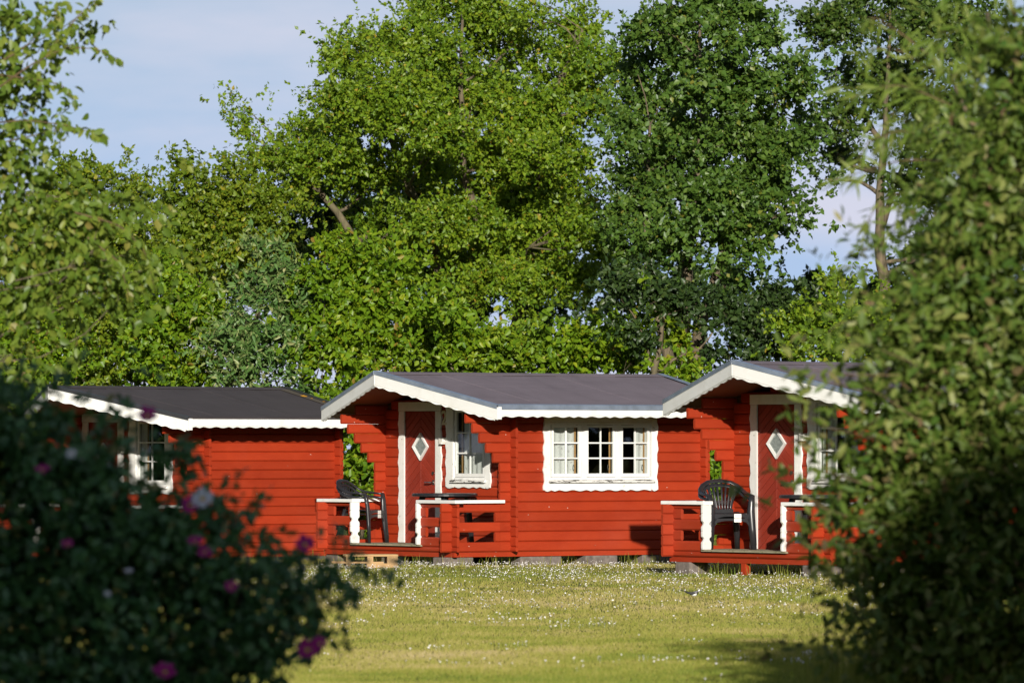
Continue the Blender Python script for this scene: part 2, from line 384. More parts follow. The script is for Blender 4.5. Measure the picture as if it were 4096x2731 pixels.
def window(cabin, loc, rz, sashes, z0, z1, casing, curtains, pine_bars, phase=0.0):
    """Window in its own frame: x to the right seen from outside, -y outwards. sashes: list of (x0, x1)."""
    X0, X1, CZ0, CZ1 = casing
    ox0, ox1 = sashes[0][0] - 0.03, sashes[-1][1] + 0.03
    fr = MB()                                                      # the box frame and the posts between the sashes
    fr.box(ox0 - 0.04, ox0, -0.018, 0.06, z0 - 0.05, z1 + 0.04); fr.box(ox1, ox1 + 0.04, -0.018, 0.06, z0 - 0.05, z1 + 0.04)
    fr.box(ox0, ox1, -0.018, 0.06, z1 + 0.005, z1 + 0.04); fr.box(ox0, ox1, -0.018, 0.06, z0 - 0.05, z0 - 0.005)
    for a, b in zip(sashes[:-1], sashes[1:]): fr.box(a[1] + 0.004, b[0] - 0.004, -0.020, 0.06, z0 - 0.004, z1 + 0.004)
    w = fr.build('window', MATS['white'], cabin); w.location = loc; w.rotation_euler = (0, 0, rz)
    W_ = MATS['old_white']
    wave_board_v(X0, ox0 - 0.002, CZ0, CZ1, -0.026, 0.022, left=1, ph=phase).build('casing', W_, w)
    wave_board_v(ox1 + 0.002, X1, CZ0, CZ1, -0.026, 0.022, right=1, ph=phase + 0.1).build('casing', W_, w)
    bl = X1 - X0
    pts = [(ox0, -0.0245, z0 - 0.08)] + [(X0 + s, -0.0245, CZ0 + 0.01 - d) for s, d in scallop(bl, 0.62, 0.2 + phase) if ox0 <= X0 + s <= ox1] + [(ox1, -0.0245, z0 - 0.08)]
    MB().prism(pts, (0, 0.02, 0)).build('casing', W_, w)
    # scalloped feet under the side boards
    for a, b in ((X0 + 0.006, ox0), (ox1, X1 - 0.006)):
        MB().prism([(a, -0.025, CZ0 + 0.02), (a + 0.02, -0.025, CZ0 - 0.014), ((a + b) / 2, -0.025, CZ0 - 0.022), (b, -0.025, CZ0 - 0.008), (b, -0.025, CZ0 + 0.02)], (0, 0.02, 0)).build('casing', W_, w)
    MB().box(ox0, ox1, -0.0245, -0.004, z1 + 0.042, CZ1 + 0.02).build('casing', W_, w)
    MB().prism([(ox0 - 0.035, -0.062, z0 - 0.078), (ox0 - 0.035, -0.062, z0 - 0.052), (ox0 - 0.035, -0.016, z0 - 0.036), (ox0 - 0.035, -0.016, z0 - 0.078)], (ox1 - ox0 + 0.07, 0, 0)).build('sill', MATS['worn_sill'], w)
    for si, (a, b) in enumerate(sashes):
        s = MB(); f = 0.034
        s.box(a, a + f, -0.010, 0.026, z0, z1); s.box(b - f, b, -0.010, 0.026, z0, z1)
        s.box(a + f, b - f, -0.010, 0.026, z1 - f, z1); s.box(a + f, b - f, -0.010, 0.026, z0, z0 + f + 0.014)
        s.build('sash', MATS['white'], w)
        ix0, ix1, iz0, iz1 = a + f, b - f, z0 + f + 0.014, z1 - f
        mxx = (ix0 + ix1) / 2; mw = 0.010
        MB().box(mxx - mw, mxx + mw, -0.006, 0.014, iz0, iz1).build('muntin', MATS['white'], w)
        for k in (1, 2):
            zz = iz0 + (iz1 - iz0) * k / 3
            for q0, q1 in ((ix0, mxx - mw), (mxx + mw, ix1)):
                MB().box(q0, q1, -0.0045, 0.0125, zz - mw, zz + mw).build('muntin', MATS['white'], w)
        for k in range(3):
            za = iz0 + (iz1 - iz0) * k / 3; zb = iz0 + (iz1 - iz0) * (k + 1) / 3
            for q0, q1 in ((ix0, mxx), (mxx, ix1)):
                MB().box(q0, q1, 0.004, 0.007, za, zb).build('pane', MATS['glass'], w)
        pb = pine_bars[si] if si < len(pine_bars) else None
        if pb is not None:
            x = a + (b - a) * pb
            MB().box(x - 0.012, x + 0.012, 0.028, 0.038, z0, z1).build('inner_frame', MATS['pine'], w)
            lt = MB(); lt.tube([(x - 0.03, 0.025, z0 + 0.2 * (z1 - z0) + 0.05 * math.cos(t)) if False else (x - 0.03 + 0.012 * math.cos(t), 0.024, z0 + 0.13 + 0.04 * math.sin(t)) for t in np.linspace(0, 6.0, 10)], 0.0035, 5)
            lt.build('latch', MATS['dark_iron'], w)
        for hz_ in (0.2, 0.8):
            MB().box(a - 0.012, a + 0.004, -0.0165, -0.0105, z0 + (z1 - z0) * hz_ - 0.04, z0 + (z1 - z0) * hz_ + 0.04).build('hinge', MATS['old_white'], w)
    for i, (a, b) in enumerate(curtains):
        curtain_mesh(a, b, z0 - 0.02, z1 + 0.02, 0.052, 0.010, max(2, (b - a) * 9), i + int(abs(loc[0]) * 10)).build('curtain', MATS['curtain'], w, smooth=True)
    return w

def wall_with_logs(cabin, axis, length0, length1, face, courses, opens, ext, backing, name):
    """A wall part: its lining is the part's mesh, its logs are children. courses: list of (z, h). opens: (a0, a1, z0, z1)."""
    wb = MB()
    bx0, bx1, bz0, bz1, off = backing
    cuts = sorted(opens)
    cur = bx0
    def bb(a, b, z0, z1):
        if b - a < 0.01 or z1 - z0 < 0.01: return
        if axis == 'u': wb.box(a, b, off, off + 0.015, z0, z1)
        else: wb.box(off, off + 0.015, a, b, z0, z1)
    for (a0, a1, z0, z1) in cuts:
        bb(cur, a0, bz0, bz1); bb(a0, a1, bz0, z0); bb(a0, a1, z1, bz1); cur = a1
    bb(cur, bx1, bz0, bz1)
    w = wb.build(name, MATS['lining'], cabin)
    for k, (z, h) in enumerate(courses):
        e0, e1 = ext(k, z, h)
        if e0 is None: continue
        segs = [(e0, e1)]
        for (a0, a1, z0, z1) in opens:
            if z + h * 0.5 > z0 and z + h * 0.5 < z1:
                ns = []
                for s0, s1 in segs:
                    if a0 > s0 and a1 < s1: ns += [(s0, a0), (a1, s1)]
                    else: ns.append((s0, s1))
                segs = ns
        for s0, s1 in segs:
            jit = random.uniform(-0.0012, 0.0012)
            (log_u if axis == 'u' else log_v)(s0, s1, face + jit, z, h - 0.002).build('log', MATS['red'], w)
    return w

def seg_board(P0, P1, h0, h1, th, nrm):
    """Board hanging below the line P0-P1 from depth h0 to h1."""
    P0, P1 = Vector(P0), Vector(P1); n_ = Vector(nrm).normalized()
    return MB().prism([P0 - Vector((0,0,h0)), P1 - Vector((0,0,h0)), P1 - Vector((0,0,h1)), P0 - Vector((0,0,h1))], n_ * th)

def seg_scallop(P0, P1, base, th, nrm, phase=0.0):
    P0, P1 = Vector(P0), Vector(P1); n_ = Vector(nrm).normalized(); L_ = (P1 - P0).length; d = (P1 - P0) / L_
    pts = [P0 - Vector((0,0,base-0.03)), P1 - Vector((0,0,base-0.03))] + [P0 + d * s - Vector((0,0,base+dd)) for s, dd in reversed(scallop(L_, 0.62, phase))]
    return MB().prism(pts, n_ * th)

BAL = [(0, .07), (.18, .07), (.20, .064), (.22, .07), (.345, .07), (.365, .066), (.385, .055), (.41, .042), (.44, .042), (.465, .055), (.485, .066), (.5, .07), (.575, .07), (.59, .064), (.605, .07),
       (.70, .07), (.72, .066), (.735, .05), (.755, .04), (.785, .04), (.81, .052), (.835, .068), (.86, .07), (.95, .07), (1, .066)]

def cabin(name, X, Y, rz, z0, label, P):
    W, D, L, o, uB, q, uR, zP, zE = (P[k] for k in ('W', 'D', 'L', 'o', 'uB', 'q', 'uR', 'zP', 'zE'))
    c = empty(name, (X, Y, z0), rz); tag(c, label, 'cabin', 'red log cabins in a row')
    tan = (zP - zE) / (W / 2 + o); uP = uB - q; uE = P.get('uE', uR)
    def under(v): return zE + (min(v, W - v) + o) * tan - 0.10
    # --- walls
    cs = [(SILL + PITCH_LOG * k, PITCH_LOG) for k in range(15)]
    cg = [(SILL + PITCH_LOG * (k + 0.5), PITCH_LOG) for k in range(17)]
    cg = [(SILL, PITCH_LOG / 2)] + cg
    def ext_s(k, z, h):
        e = 0.17 if k < 9 else (0.285 + 0.115 * (k - 9) if k < 14 else 0.5)
        return (-e, L + 0.13)
    def ext_g(k, z, h):
        if z + h <= under(0.0) + 0.05: return (-0.125, W + 0.125)
        need = z + h * 0.7; v = (need + 0.10 - zE) / tan - o
        if v > W / 2 - 0.1: return (None, None)
        return (max(v, 0.0) , W - max(v, 0.0))
    sw = P.get('s_window')
    so = [(0.66, 2.52, 1.03, 1.86)] if sw else []
    wall_with_logs(c, 'u', 0, L, 0.0, cs, so, ext_s, (T, L - T, 0.06, 2.12, T + 0.006), 'side_wall')
    wall_with_logs(c, 'u', 0, L, W - T, cs, [], ext_s, (T, L - T, 0.06, 2.12, W - T - 0.022), 'far_wall')
    dl, dr = P['door']; gw = P['g_window']
    go = [(gw[0] - 0.045, gw[1] + 0.045, gw[2] - 0.03, gw[3] + 0.03), (dr - 0.015, dl + 0.015, 0.1, 2.01)]
    wall_with_logs(c, 'v', 0, W, 0.0, cg, go, ext_g, (T + 0.02, W - T - 0.02, 0.06, 2.1, T + 0.006), 'porch_wall')
    wall_with_logs(c, 'v', 0, W, L - T, cg, [], ext_g, (T + 0.02, W - T - 0.02, 0.06, 2.1, L - T - 0.022), 'back_wall')
    MB().box(T, L - T, T, W - T, 0.07, 0.1).build('floor', MATS['lining'], c)
    # --- sill beams and foundation
    b = MB(); b.box(-0.05, L + 0.02, 0.012, 0.06, -0.012, SILL - 0.004); b.box(-0.05, L, W - 0.06, W - 0.012, -0.012, SILL - 0.004)
    b.box(L - 0.06, L - 0.012, 0.061, W - 0.061, -0.012, SILL - 0.004)
    b.build('sill_beam', MATS['red'], c)
    # --- deck
    nb = 8
    for k in range(nb):
        u0 = -D + 0.05 + (D - 0.06) * k / nb
        MB().box(u0, u0 + (D - 0.06) / nb - 0.006, 0.06, W - 0.06, 0.118, 0.145 + random.uniform(-0.001, 0.001)).build('deck_board', MATS['weathered'], c)
    db = MB(); db.box(-D + 0.012, -D + 0.06, -0.05, W + 0.05, -0.012, SILL - 0.006); db.box(-D + 0.061, -0.051, 0.012, 0.06, -0.012, SILL - 0.004); db.box(-D + 0.061, -0.051, W - 0.06, W - 0.012, -0.012, SILL - 0.004)
    db.build('deck_frame', MATS['red'], c)
    v1, v2 = P['opening']
    MB().box(-D - 0.035, -D + 0.049, v1 - 0.03, v2 + 0.03, 0.128, 0.151).build('threshold', MATS['weathered'], c)
    # --- porch railings
    G = lambda k: SILL + PITCH_LOG * (k + 0.5)
    S = lambda k: SILL + PITCH_LOG * k
    top = 0.722
    fr = log_v(-0.125, W + 0.125, -D, SILL, PITCH_LOG / 2 - 0.002).build('front_rail', MATS['red'], c)
    for side, (a, b_) in enumerate(((-0.125, v1), (v2, W + 0.125))):
        for k in (0, 2): log_v(a, b_, -D, G(k), PITCH_LOG - 0.002).build('rail', MATS['red'], fr)
        log_v(a, b_, -D, G(4), top - G(4) - 0.001).build('rail', MATS['red'], fr)
        for k in (1, 3):
            if side == 0: segs = ((-0.125, 0.24), (v1 - 0.12, v1))
            else: segs = ((v2, v2 + 0.12), (W - 0.20, W + 0.125))
            for s0, s1 in segs: log_v(s0, s1, -D, G(k), PITCH_LOG - 0.002).build('block', MATS['red'], fr)
        ca, cb = (-0.16, v1 + 0.05) if side == 0 else (v2 - 0.05, W + 0.16)
        MB().box(-D - 0.05, -D + 0.10, ca, cb, top, top + 0.045).build('cap', MATS['white'], fr, bevel=0.006)
        vb = v1 + 0.002 if side == 0 else v2 - 0.042
        zb0, zb1 = 0.152, top - 0.001
        pts = [(-D + 0.01 - w_, vb, zb0 + (zb1 - zb0) * (1 - t)) for t, w_ in BAL] + [(-D + 0.01 + w_, vb, zb0 + (zb1 - zb0) * (1 - t)) for t, w_ in reversed(BAL)]
        MB().prism(pts, (0, 0.04, 0)).build('baluster', MATS['old_white'], fr, bevel=0.004)
    for nm, vf in (('near_rail', 0.0), ('far_rail', W - T)):
        sr = log_u(-D - 0.165, -0.172, vf, S(0), PITCH_LOG - 0.002).build('side_rail', MATS['red'], c)
        for k in (2,): log_u(-D - 0.165, -0.172, vf, S(k), PITCH_LOG - 0.002).build('rail', MATS['red'], sr)
        log_u(-D - 0.165, -0.172, vf, S(4), top - S(4) - 0.001).build('rail', MATS['red'], sr)
        for k in (1, 3):
            log_u(-D - 0.165, -D + 0.13, vf, S(k), PITCH_LOG - 0.002).build('block', MATS['red'], sr)
            log_u(-0.25, -0.172, vf, S(k), PITCH_LOG - 0.002).build('block', MATS['red'], sr)
        MB().box(-D + 0.101, -0.12 if vf == 0 else -0.10, vf - 0.05, vf + 0.095, top + 0.001, top + 0.046).build('cap', MATS['white'], sr, bevel=0.006)
    # --- door, built in a frame turned so that its x runs along -v
    d = MB().box(0, dl - dr, 0.012, 0.04, 0.13, 2.0).build('door', MATS['door_red'], c); d.location = (0.0, dl, 0); d.rotation_euler = (0, 0, -math.pi / 2)
    dw = dl - dr; pitch, slope = 0.122, 0.8
    for k in range(-1, 22):
        for sgn in (-1, 1):
            ap = 0.2 + pitch * k
            base = [(dw/2, ap + 0.004), (dw/2 + sgn * dw, ap - slope * dw + 0.004), (dw/2 + sgn * dw, ap - slope * dw + pitch - 0.004), (dw/2, ap + pitch - 0.004)]
            x0, x1 = (0.004, dw/2 - 0.002) if sgn < 0 else (dw/2 + 0.002, dw - 0.004)
            p = clip(base, x0, x1, 0.135, 1.995)
            if len(p) >= 3:
                MB().prism([(x, 0.0, z) for x, z in p], (0, 0.0125, 0)).build('board', MATS['door_red'], d, bevel=0.003)
    dc = (dw / 2 + 0.01, 1.50); r1, r0 = 0.195, 0.145
    f = MB()
    dia = lambda r_: [(dc[0], dc[1] + r_), (dc[0] + r_, dc[1]), (dc[0], dc[1] - r_), (dc[0] - r_, dc[1])]
    A_, B_ = dia(r1), dia(r0)
    for i in range(4):
        j = (i + 1) % 4
        f.prism([(A_[i][0], -0.03, A_[i][1]), (A_[j][0], -0.03, A_[j][1]), (B_[j][0], -0.024, B_[j][1]), (B_[i][0], -0.024, B_[i][1])], (0, 0.028, 0))
    f.build('diamond_frame', MATS['white'], d)
    MB().prism([(x, -0.006, z) for x, z in dia(r0 + 0.004)], (0, 0.003, 0)).build('lace', MATS['lace'], d)
    MB().prism([(x, -0.014, z) for x, z in dia(r0 + 0.003)], (0, 0.003, 0)).build('pane', MATS['glass'], d)
    hd = MB(); hd.tube([(dw - 0.06, -0.002, 1.0), (dw - 0.06, -0.05, 1.0), (dw - 0.09, -0.058, 1.0), (dw - 0.2, -0.058, 0.998)], 0.011, 8); hd.box(dw - 0.085, dw - 0.035, -0.006, 0.0, 0.965, 1.035)
    hd.build('handle', MATS['steel'], d, smooth=False)
    MB().tube([(dw - 0.06, 0.0, 1.13), (dw - 0.06, -0.02, 1.13)], 0.024, 12).build('lock', MATS['steel'], d)
    wave_board_v(-0.15, -0.012, 0.15, 2.0, -0.024, 0.022, left=1).build('casing', MATS['old_white'], d)
    wave_board_v(dw + 0.012, dw + 0.15, 0.15, 2.0, -0.024, 0.022, right=1, ph=0.07).build('casing', MATS['old_white'], d)
    MB().box(-0.15, dw + 0.15, -0.026, -0.004, 2.003, 2.13).build('casing', MATS['old_white'], d)
    # --- windows
    g0, g1, gz0, gz1 = gw
    window(c, (0, g1, 0), -math.pi / 2, [(0, g1 - g0)], gz0, gz1, (-0.205, g1 - g0 + 0.165, 0.94, 2.12), P['g_curtains'], P['g_pine'])
    if sw:
        window(c, (0, 0, 0), 0, [(0.70, 1.20), (1.30, 1.80), (1.90, 2.40)], 1.08, 1.80, (0.56, 2.53, 0.90, 2.0), P['s_curtains'], [0.86, 0.86, 0.86], 0.1)
        MB().box(1.60, 1.70, 0.10, 0.16, 1.10, 1.13).build('sill_box', MATS['paper'], c)
        MB().box(1.93, 2.14, 0.10, 0.18, 1.09, 1.125).build('sill_book', MATS['paper'], c)
    # --- small fittings on the porch wall
    lb = MB(); lb.box(-0.07, -0.003, dr - 0.25, dr - 0.155, 1.56, 1.63); lb.box(-0.08, -0.002, dr - 0.235, dr - 0.17, 1.535, 1.562)
    lb.build('outside_lamp', MATS['lamp_body'], c, bevel=0.006)
    if P.get('number'):
        cu = bpy.data.curves.new('house_number', 'FONT'); cu.body = P['number']; cu.size = 0.28; cu.extrude = 0.006; cu.offset = 0.004
        tmp = bpy.data.objects.new('tmp', cu); C.objects.link(tmp)
        me = bpy.data.meshes.new_from_object(tmp.evaluated_get(bpy.context.evaluated_depsgraph_get())); bpy.data.objects.remove(tmp)
        me.name = 'house_number'; me.materials.clear(); me.materials.append(MATS['numeral'])
        no = bpy.data.objects.new('house_number', me); C.objects.link(no); no.parent = c
        no.rotation_euler = (math.pi / 2, 0, -math.pi / 2); no.location = (-0.022, dr - 0.160, 1.81)
        no['label'] = 'cream numeral 2 beside the door'
    # --- roof
    ridge = W / 2
    roof = MB()
    th = 0.07
    for sgn in (1, -1):
        ev = -o if sgn == 1 else W + o
        pts = [(uP, ridge, zP), (uR, ridge, zP), (uE, ev, zE), (uB, ev, zE)]
        roof.prism([(p[0], p[1], p[2] - 0.012) for p in pts], (0, 0, -th))
    roof = roof.build('roof', MATS['soffit'], c)
    fm = MATS[P['felt']]
    for sgn in (1, -1):
        ev = -o if sgn == 1 else W + o
        ns = 5
        for k in range(ns):                                        # felt sheets from ridge to eave, each lapping its neighbour
            s0, s1 = k / ns, (k + 1) / ns
            lift = 0.004 * (k % 2)
            def pt(s, e, t):                                       # t: 0 ridge, 1 eave
                a_ = Vector((uP + (uR - uP) * s, ridge, zP)); b_ = Vector((uB + (uE - uB) * s, ev, zE))
                return a_.lerp(b_, t) + Vector((e, 0, lift))
            e1 = 0.05 if k < ns - 1 else 0
            m_ = MB(); N = 6
            for j in range(N + 1):
                t = j / N; sag = -0.006 * math.sin(math.pi * t) + random.uniform(-0.001, 0.001)
                p0, p1 = pt(s0, 0, t), pt(s1, e1, t)
                for p in (p0, (p0 + p1) / 2, p1): m_.v.append((p.x, p.y, p.z + sag * 0.3))
                for p in (p0, (p0 + p1) / 2, p1): m_.v.append((p.x, p.y, p.z + sag * 0.3 - 0.011 - lift))
            for j in range(N):
                a_ = j * 6
                m_.f += [(a_, a_+1, a_+7, a_+6), (a_+1, a_+2, a_+8, a_+7), (a_, a_+6, a_+9, a_+3), (a_+2, a_+5, a_+11, a_+8)]; m_.m += [0] * 4
            m_.f += [(N*6, N*6+1, N*6+4, N*6+3), (N*6+1, N*6+2, N*6+5, N*6+4)]; m_.m += [0, 0]
            m_.build('felt_sheet', fm, roof)
        def strip(t0, t1, lift, nm, mat, a=0.0, b=1.0):
            q_ = []
            for s, t in ((a, t0), (b, t0), (b, t1), (a, t1)):
                p = Vector((uP + (uR - uP) * s, ridge, zP)).lerp(Vector((uB + (uE - uB) * s, ev, zE)), t); q_.append((p.x, p.y, p.z + lift))
            return MB().prism(q_, (0, 0, -0.005)).build(nm, mat, roof)
        strip(0.0, 0.07, 0.014, 'ridge_strip', fm); strip(0.87 if P['zinc'] else 0.93, 0.985, 0.0135, 'eave_strip', fm, 0.004, 0.996)
        if P.get('lichen') and sgn == 1: strip(0.07, 0.88, 0.0145, 'verge_strip', MATS['felt_mossy'], 0.95, 0.995)
        # eave metal and fascia
        en = Vector((0, -sgn, 0))
        if P['zinc']:
            for k in range(3):
                strip(0.975, 1.002, 0.021, 'eave_metal', MATS['zinc'], 0.02 + 0.326 * k, 0.02 + 0.326 * (k + 1) - 0.002)
        E0, E1 = Vector((uB + 0.012, ev, zE)), Vector((uE, ev, zE))
        if P['zinc']:
            seg_board(E0 + en * 0.036, E1 + en * 0.036, -0.02, 0.045, -0.006, en).build('drip_edge', MATS['zinc'], roof)
            seg_board(E0, E1, 0.046, 0.122, 0.025, en).build('fascia', MATS['white'], roof)
            seg_scallop(E0 + en * 0.002, E1 + en * 0.002, 0.126, 0.016, en, P.get('phase', 0.1)).build('scalloped_trim', MATS['white'], roof)
        else:
            seg_board(E0 + en * 0.012, E1 + en * 0.012, -0.010, 0.012, 0.022, en).build('drip_edge', fm, roof)
            seg_board(E0, E1, 0.013, 0.115, 0.025, en).build('fascia', MATS['white'], roof)
            seg_scallop(E0 + en * 0.002, E1 + en * 0.002, 0.119, 0.016, en, 0.35).build('scalloped_trim', MATS['white'], roof)
        # bargeboards, front and back
        for fe, (Pk, Ed) in enumerate((((uP, ridge, zP), (uB, ev, zE)), ((uR, ridge, zP), (uE, ev, zE)))):
            Pk, Ed = Vector(Pk), Vector(Ed); dr_ = (Ed - Pk); nr = Vector((dr_.y, -dr_.x, 0)).normalized()
            if (nr.x > 0) == (fe == 0): nr = -nr
            ext = dr_.normalized() * 0.045
            Ed2 = Ed + ext
            seg_board(Pk, Ed2, 0.006, 0.175, 0.026, nr).build('bargeboard', MATS['white'], roof)
            seg_scallop(Pk + nr * 0.003, Ed2 + nr * 0.003 - ext * 1.2, 0.178, 0.016, nr, 0.12).build('scalloped_trim', MATS['white'], roof)
            mt = MATS['zinc'] if P['zinc'] else MATS['edge_dark']
            sl = seg_board(Pk + nr * 0.036, Ed2 + nr * 0.036, -0.022, 0.026, -0.007, nr); sl.build('verge_metal', mt, roof)
            q_ = [Pk + nr * 0.034, Ed2 + nr * 0.034, Ed2 - nr * 0.075, Pk - nr * 0.075]
            MB().prism([(p.x, p.y, p.z + 0.021) for p in q_], (0, 0, 0.006)).build('verge_metal', mt, roof)
            if fe == 0:                                            # little return board closing the eave corner
                seg_board(Ed2 - ext * 0.1, Ed2 - ext * 0.1 + Vector((0.05, 0, 0)), 0.0, 0.17, 0.02, (0, -sgn, 0)).build('corner_board', MATS['white'], roof)
    if P.get('lichen'):
        for k in range(9):
            s, t = 0.955 + random.uniform(-0.012, 0.03), 0.28 + 0.4 * random.random() ** 1.5
            if k == 0: s, t = 0.962, 0.30
            p = Vector((uP + (uR - uP) * s, ridge, zP)).lerp(Vector((uB + (uE - uB) * s, -o, zE)), t)
            r_ = 0.06 if k == 0 else random.uniform(0.008, 0.025); m_ = MB(); tn = tan
            m_.v = [(p.x, p.y, p.z + 0.0245)] + [(p.x + r_ * random.uniform(.6, 1.2) * math.cos(a), p.y + r_ * random.uniform(.6, 1.2) * math.sin(a), p.z + 0.021 + tn * r_ * 0.85 * math.sin(a)) for a in np.linspace(0, 2*math.pi, 11)[:-1]]
            m_.f = [(0, 1 + i, 1 + (i + 1) % 10) for i in range(10)]; m_.m = [0] * 10
            m_.build('lichen_patch', MATS['lichen'], roof)
    # --- foundation blocks
    for (u, v, su, sv) in P['blocks']:
        wx = X + u * math.cos(rz) - v * math.sin(rz); wy = Y + u * math.sin(rz) + v * math.cos(rz)
        zb = float(gh(wx, wy)) - z0 - 0.06
        MB().box(u - su / 2, u + su / 2, v - sv / 2, v + sv / 2, zb, -0.014).build('foundation_block', MATS['concrete'], c, bevel=0.012)
    if P.get('foot'):
        u, v = P['foot']; MB().box(u, u + 0.09, v - 0.04, v + 0.04, -0.2, -0.014).build('foot_post', MATS['red'], c)
    return c

BASE = dict(W=3.094, D=0.99, L=3.348, o=0.557, uB=-0.645, q=0.543, uR=3.788, uE=3.87, zP=2.528, zE=2.052, door=(2.535, 1.788), opening=(0.74, 2.40),
            g_window=(0.611, 1.31, 1.08, 2.01), g_curtains=[(0.15, 0.72)], g_pine=[0.17], felt='felt_new', zinc=True, s_window=True,
            s_curtains=[(0.66, 1.16), (2.17, 2.44)])
cab2 = cabin('log_cabin', -0.024, 78.496, 0.623, 0.131, 'red log cabin numbered 2 with the wide white three-sash window in its side wall',
      dict(BASE, number='2', blocks=[(-0.85, 0.16, 0.5, 0.26), (0.55, 0.15, 0.7, 0.24), (1.55, 0.12, 0.55, 0.3), (2.7, 0.15, 0.8, 0.25), (-0.8, 1.6, 0.25, 0.4), (-0.8, 3.0, 0.3, 0.3), (1.5, 3.0, 0.4, 0.3)]))
cab3 = cabin('log_cabin', 4.666, 71.181, 0.629, 0.168, 'red log cabin partly hidden by the leafy shrub, two stacked chairs on its porch',
      dict(BASE, g_pine=[0.17], g_curtains=[(0.03, 0.3), (0.45, 0.7)], phase=0.4, blocks=[(-0.85, 2.85, 0.3, 0.3), (-0.85, 0.2, 0.4, 0.3), (0.5, 0.15, 0.6, 0.24), (2.6, 0.15, 0.6, 0.24), (2.6, 3.0, 0.4, 0.3)], foot=(-0.983, 1.62)))
cab1 = cabin('log_cabin', -4.572, 84.42, 0.71, 0.002, 'red log cabin with the oldest black felt roof, porch hidden behind the dark rose bush',
      dict(BASE, L=2.533, D=1.35, uB=-0.749, q=0.946, uR=2.778, uE=2.83, s_window=False, door=(2.86, 2.12), g_window=(0.92, 1.62, 1.08, 2.01), felt='felt_old', zinc=False, lichen=True, g_pine=[0.3], g_curtains=[(0.02, 0.22)],
           blocks=[(0.3, 0.15, 0.5, 0.25), (2.2, 0.15, 0.5, 0.25), (-1.2, 0.2, 0.4, 0.3), (-1.2, 2.9, 0.4, 0.3), (2.2, 3.0, 0.4, 0.3)]))

def cab_pt(c, u, v, z):
    return c.matrix_basis @ Vector((u, v, z))

# ------------------------------------------------------------------ porch furniture
def chair(loc, rz, label, tagged=True):
    """Moulded armchair; faces -y in its own frame."""
    c = empty('armchair', loc, rz); tag(c, label, 'chair', 'black plastic armchairs on the porches')
    M_ = MATS['plastic']
    s = MB(); nx_, ny_ = 8, 8
    for j in range(ny_ + 1):
        t = j / ny_; y = -0.24 + 0.43 * t; hw = 0.245 - 0.045 * t
        for i in range(nx_ + 1):
            a = -1 + 2 * i / nx_
            z = 0.415 - 0.018 * (1 - a * a) * math.sin(math.pi * min(1, t * 0.9 + 0.1)) + 0.012 * t * 0 - (0.03 * max(0, 0.16 - t) / 0.16)
            s.v.append((a * hw, y, z))
    nv = len(s.v); s.v += [(x, y, z - 0.012) for x, y, z in s.v[:nv]]
    k = nx_ + 1
    for j in range(ny_):
        for i in range(nx_):
            a = j * k + i; s.f += [(a, a+1, a+k+1, a+k), (nv+a, nv+a+k, nv+a+k+1, nv+a+1)]
    for i in range(nx_): s.f += [(i, nv+i, nv+i+1, i+1), (ny_*k+i, ny_*k+i+1, nv+ny_*k+i+1, nv+ny_*k+i)]
    for j in range(ny_): s.f += [(j*k, (j+1)*k, nv+(j+1)*k, nv+j*k), (j*k+nx_, nv+j*k+nx_, nv+(j+1)*k+nx_, (j+1)*k+nx_)]
    s.m = [0] * len(s.f)
    seat = s.build('seat', M_, c, smooth=True)
    ap = MB()                                                     # apron under the front edge, arched
    pts = [(-0.245, -0.243, 0.40)] + [(x, -0.243, 0.325 + 0.045 * (1 - (abs(x) / 0.245) ** 3) if abs(x) < 0.245 else 0.28) for x in np.linspace(-0.245, 0.245, 11)] + [(0.245, -0.243, 0.40)]
    ap.prism(pts[::-1], (0, 0.012, 0)); ap.build('apron', M_, c)
    if tagged: MB().box(0.03, 0.125, -0.2475, -0.244, 0.352, 0.402).build('price_tag', MATS['paper'], c)
    rim_pts = [(-0.285, -0.20, 0.635), (-0.297, -0.08, 0.645), (-0.302, 0.04, 0.655), (-0.297, 0.13, 0.675), (-0.275, 0.20, 0.715), (-0.23, 0.25, 0.765), (-0.15, 0.285, 0.805), (-0.05, 0.30, 0.82)]
    rim_pts = rim_pts + [(-x, y, z) for x, y, z in rim_pts[::-1]]
    r_ = MB(); r_.tube(rim_pts, [0.036] * len(rim_pts), 10, 0.45, up=None)
    back = r_.build('backrest', M_, c, smooth=True)
    for i in range(8):
        a = -1 + 2 * i / 7
        bx, tx = a * 0.125, a * 0.215
        ty = 0.295 - 0.055 * abs(a) ** 2; tz = 0.812 - 0.075 * abs(a) ** 2.2
        MB().tube([(bx, 0.185, 0.41), (bx * 1.05, 0.205, 0.50), (bx + (tx - bx) * 0.45, 0.24, 0.62), (tx, ty, tz)], [0.014, 0.013, 0.014, 0.013], 8, 0.5, up=(0, 1, 0)).build('slat', M_, back, smooth=True)
    MB().box(-0.16, 0.16, 0.175, 0.195, 0.40, 0.46).build('back_foot', M_, back, bevel=0.006)
    for sg in (-1, 1):
        MB().tube([(sg*0.283, -0.195, 0.64), (sg*0.272, -0.215, 0.55), (sg*0.262, -0.225, 0.43), (sg*0.275, -0.245, 0.2), (sg*0.29, -0.265, 0.0)], [0.04, 0.042, 0.05, 0.044, 0.036], 8, 0.6, up=(sg*0.3, 1, 0)).build('leg', M_, c, smooth=True)
        MB().tube([(sg*0.19, 0.165, 0.42), (sg*0.21, 0.205, 0.25), (sg*0.245, 0.275, 0.0)], [0.046, 0.042, 0.033], 8, 0.6, up=(sg*0.3, 1, 0)).build('leg', M_, c, smooth=True)
    return c

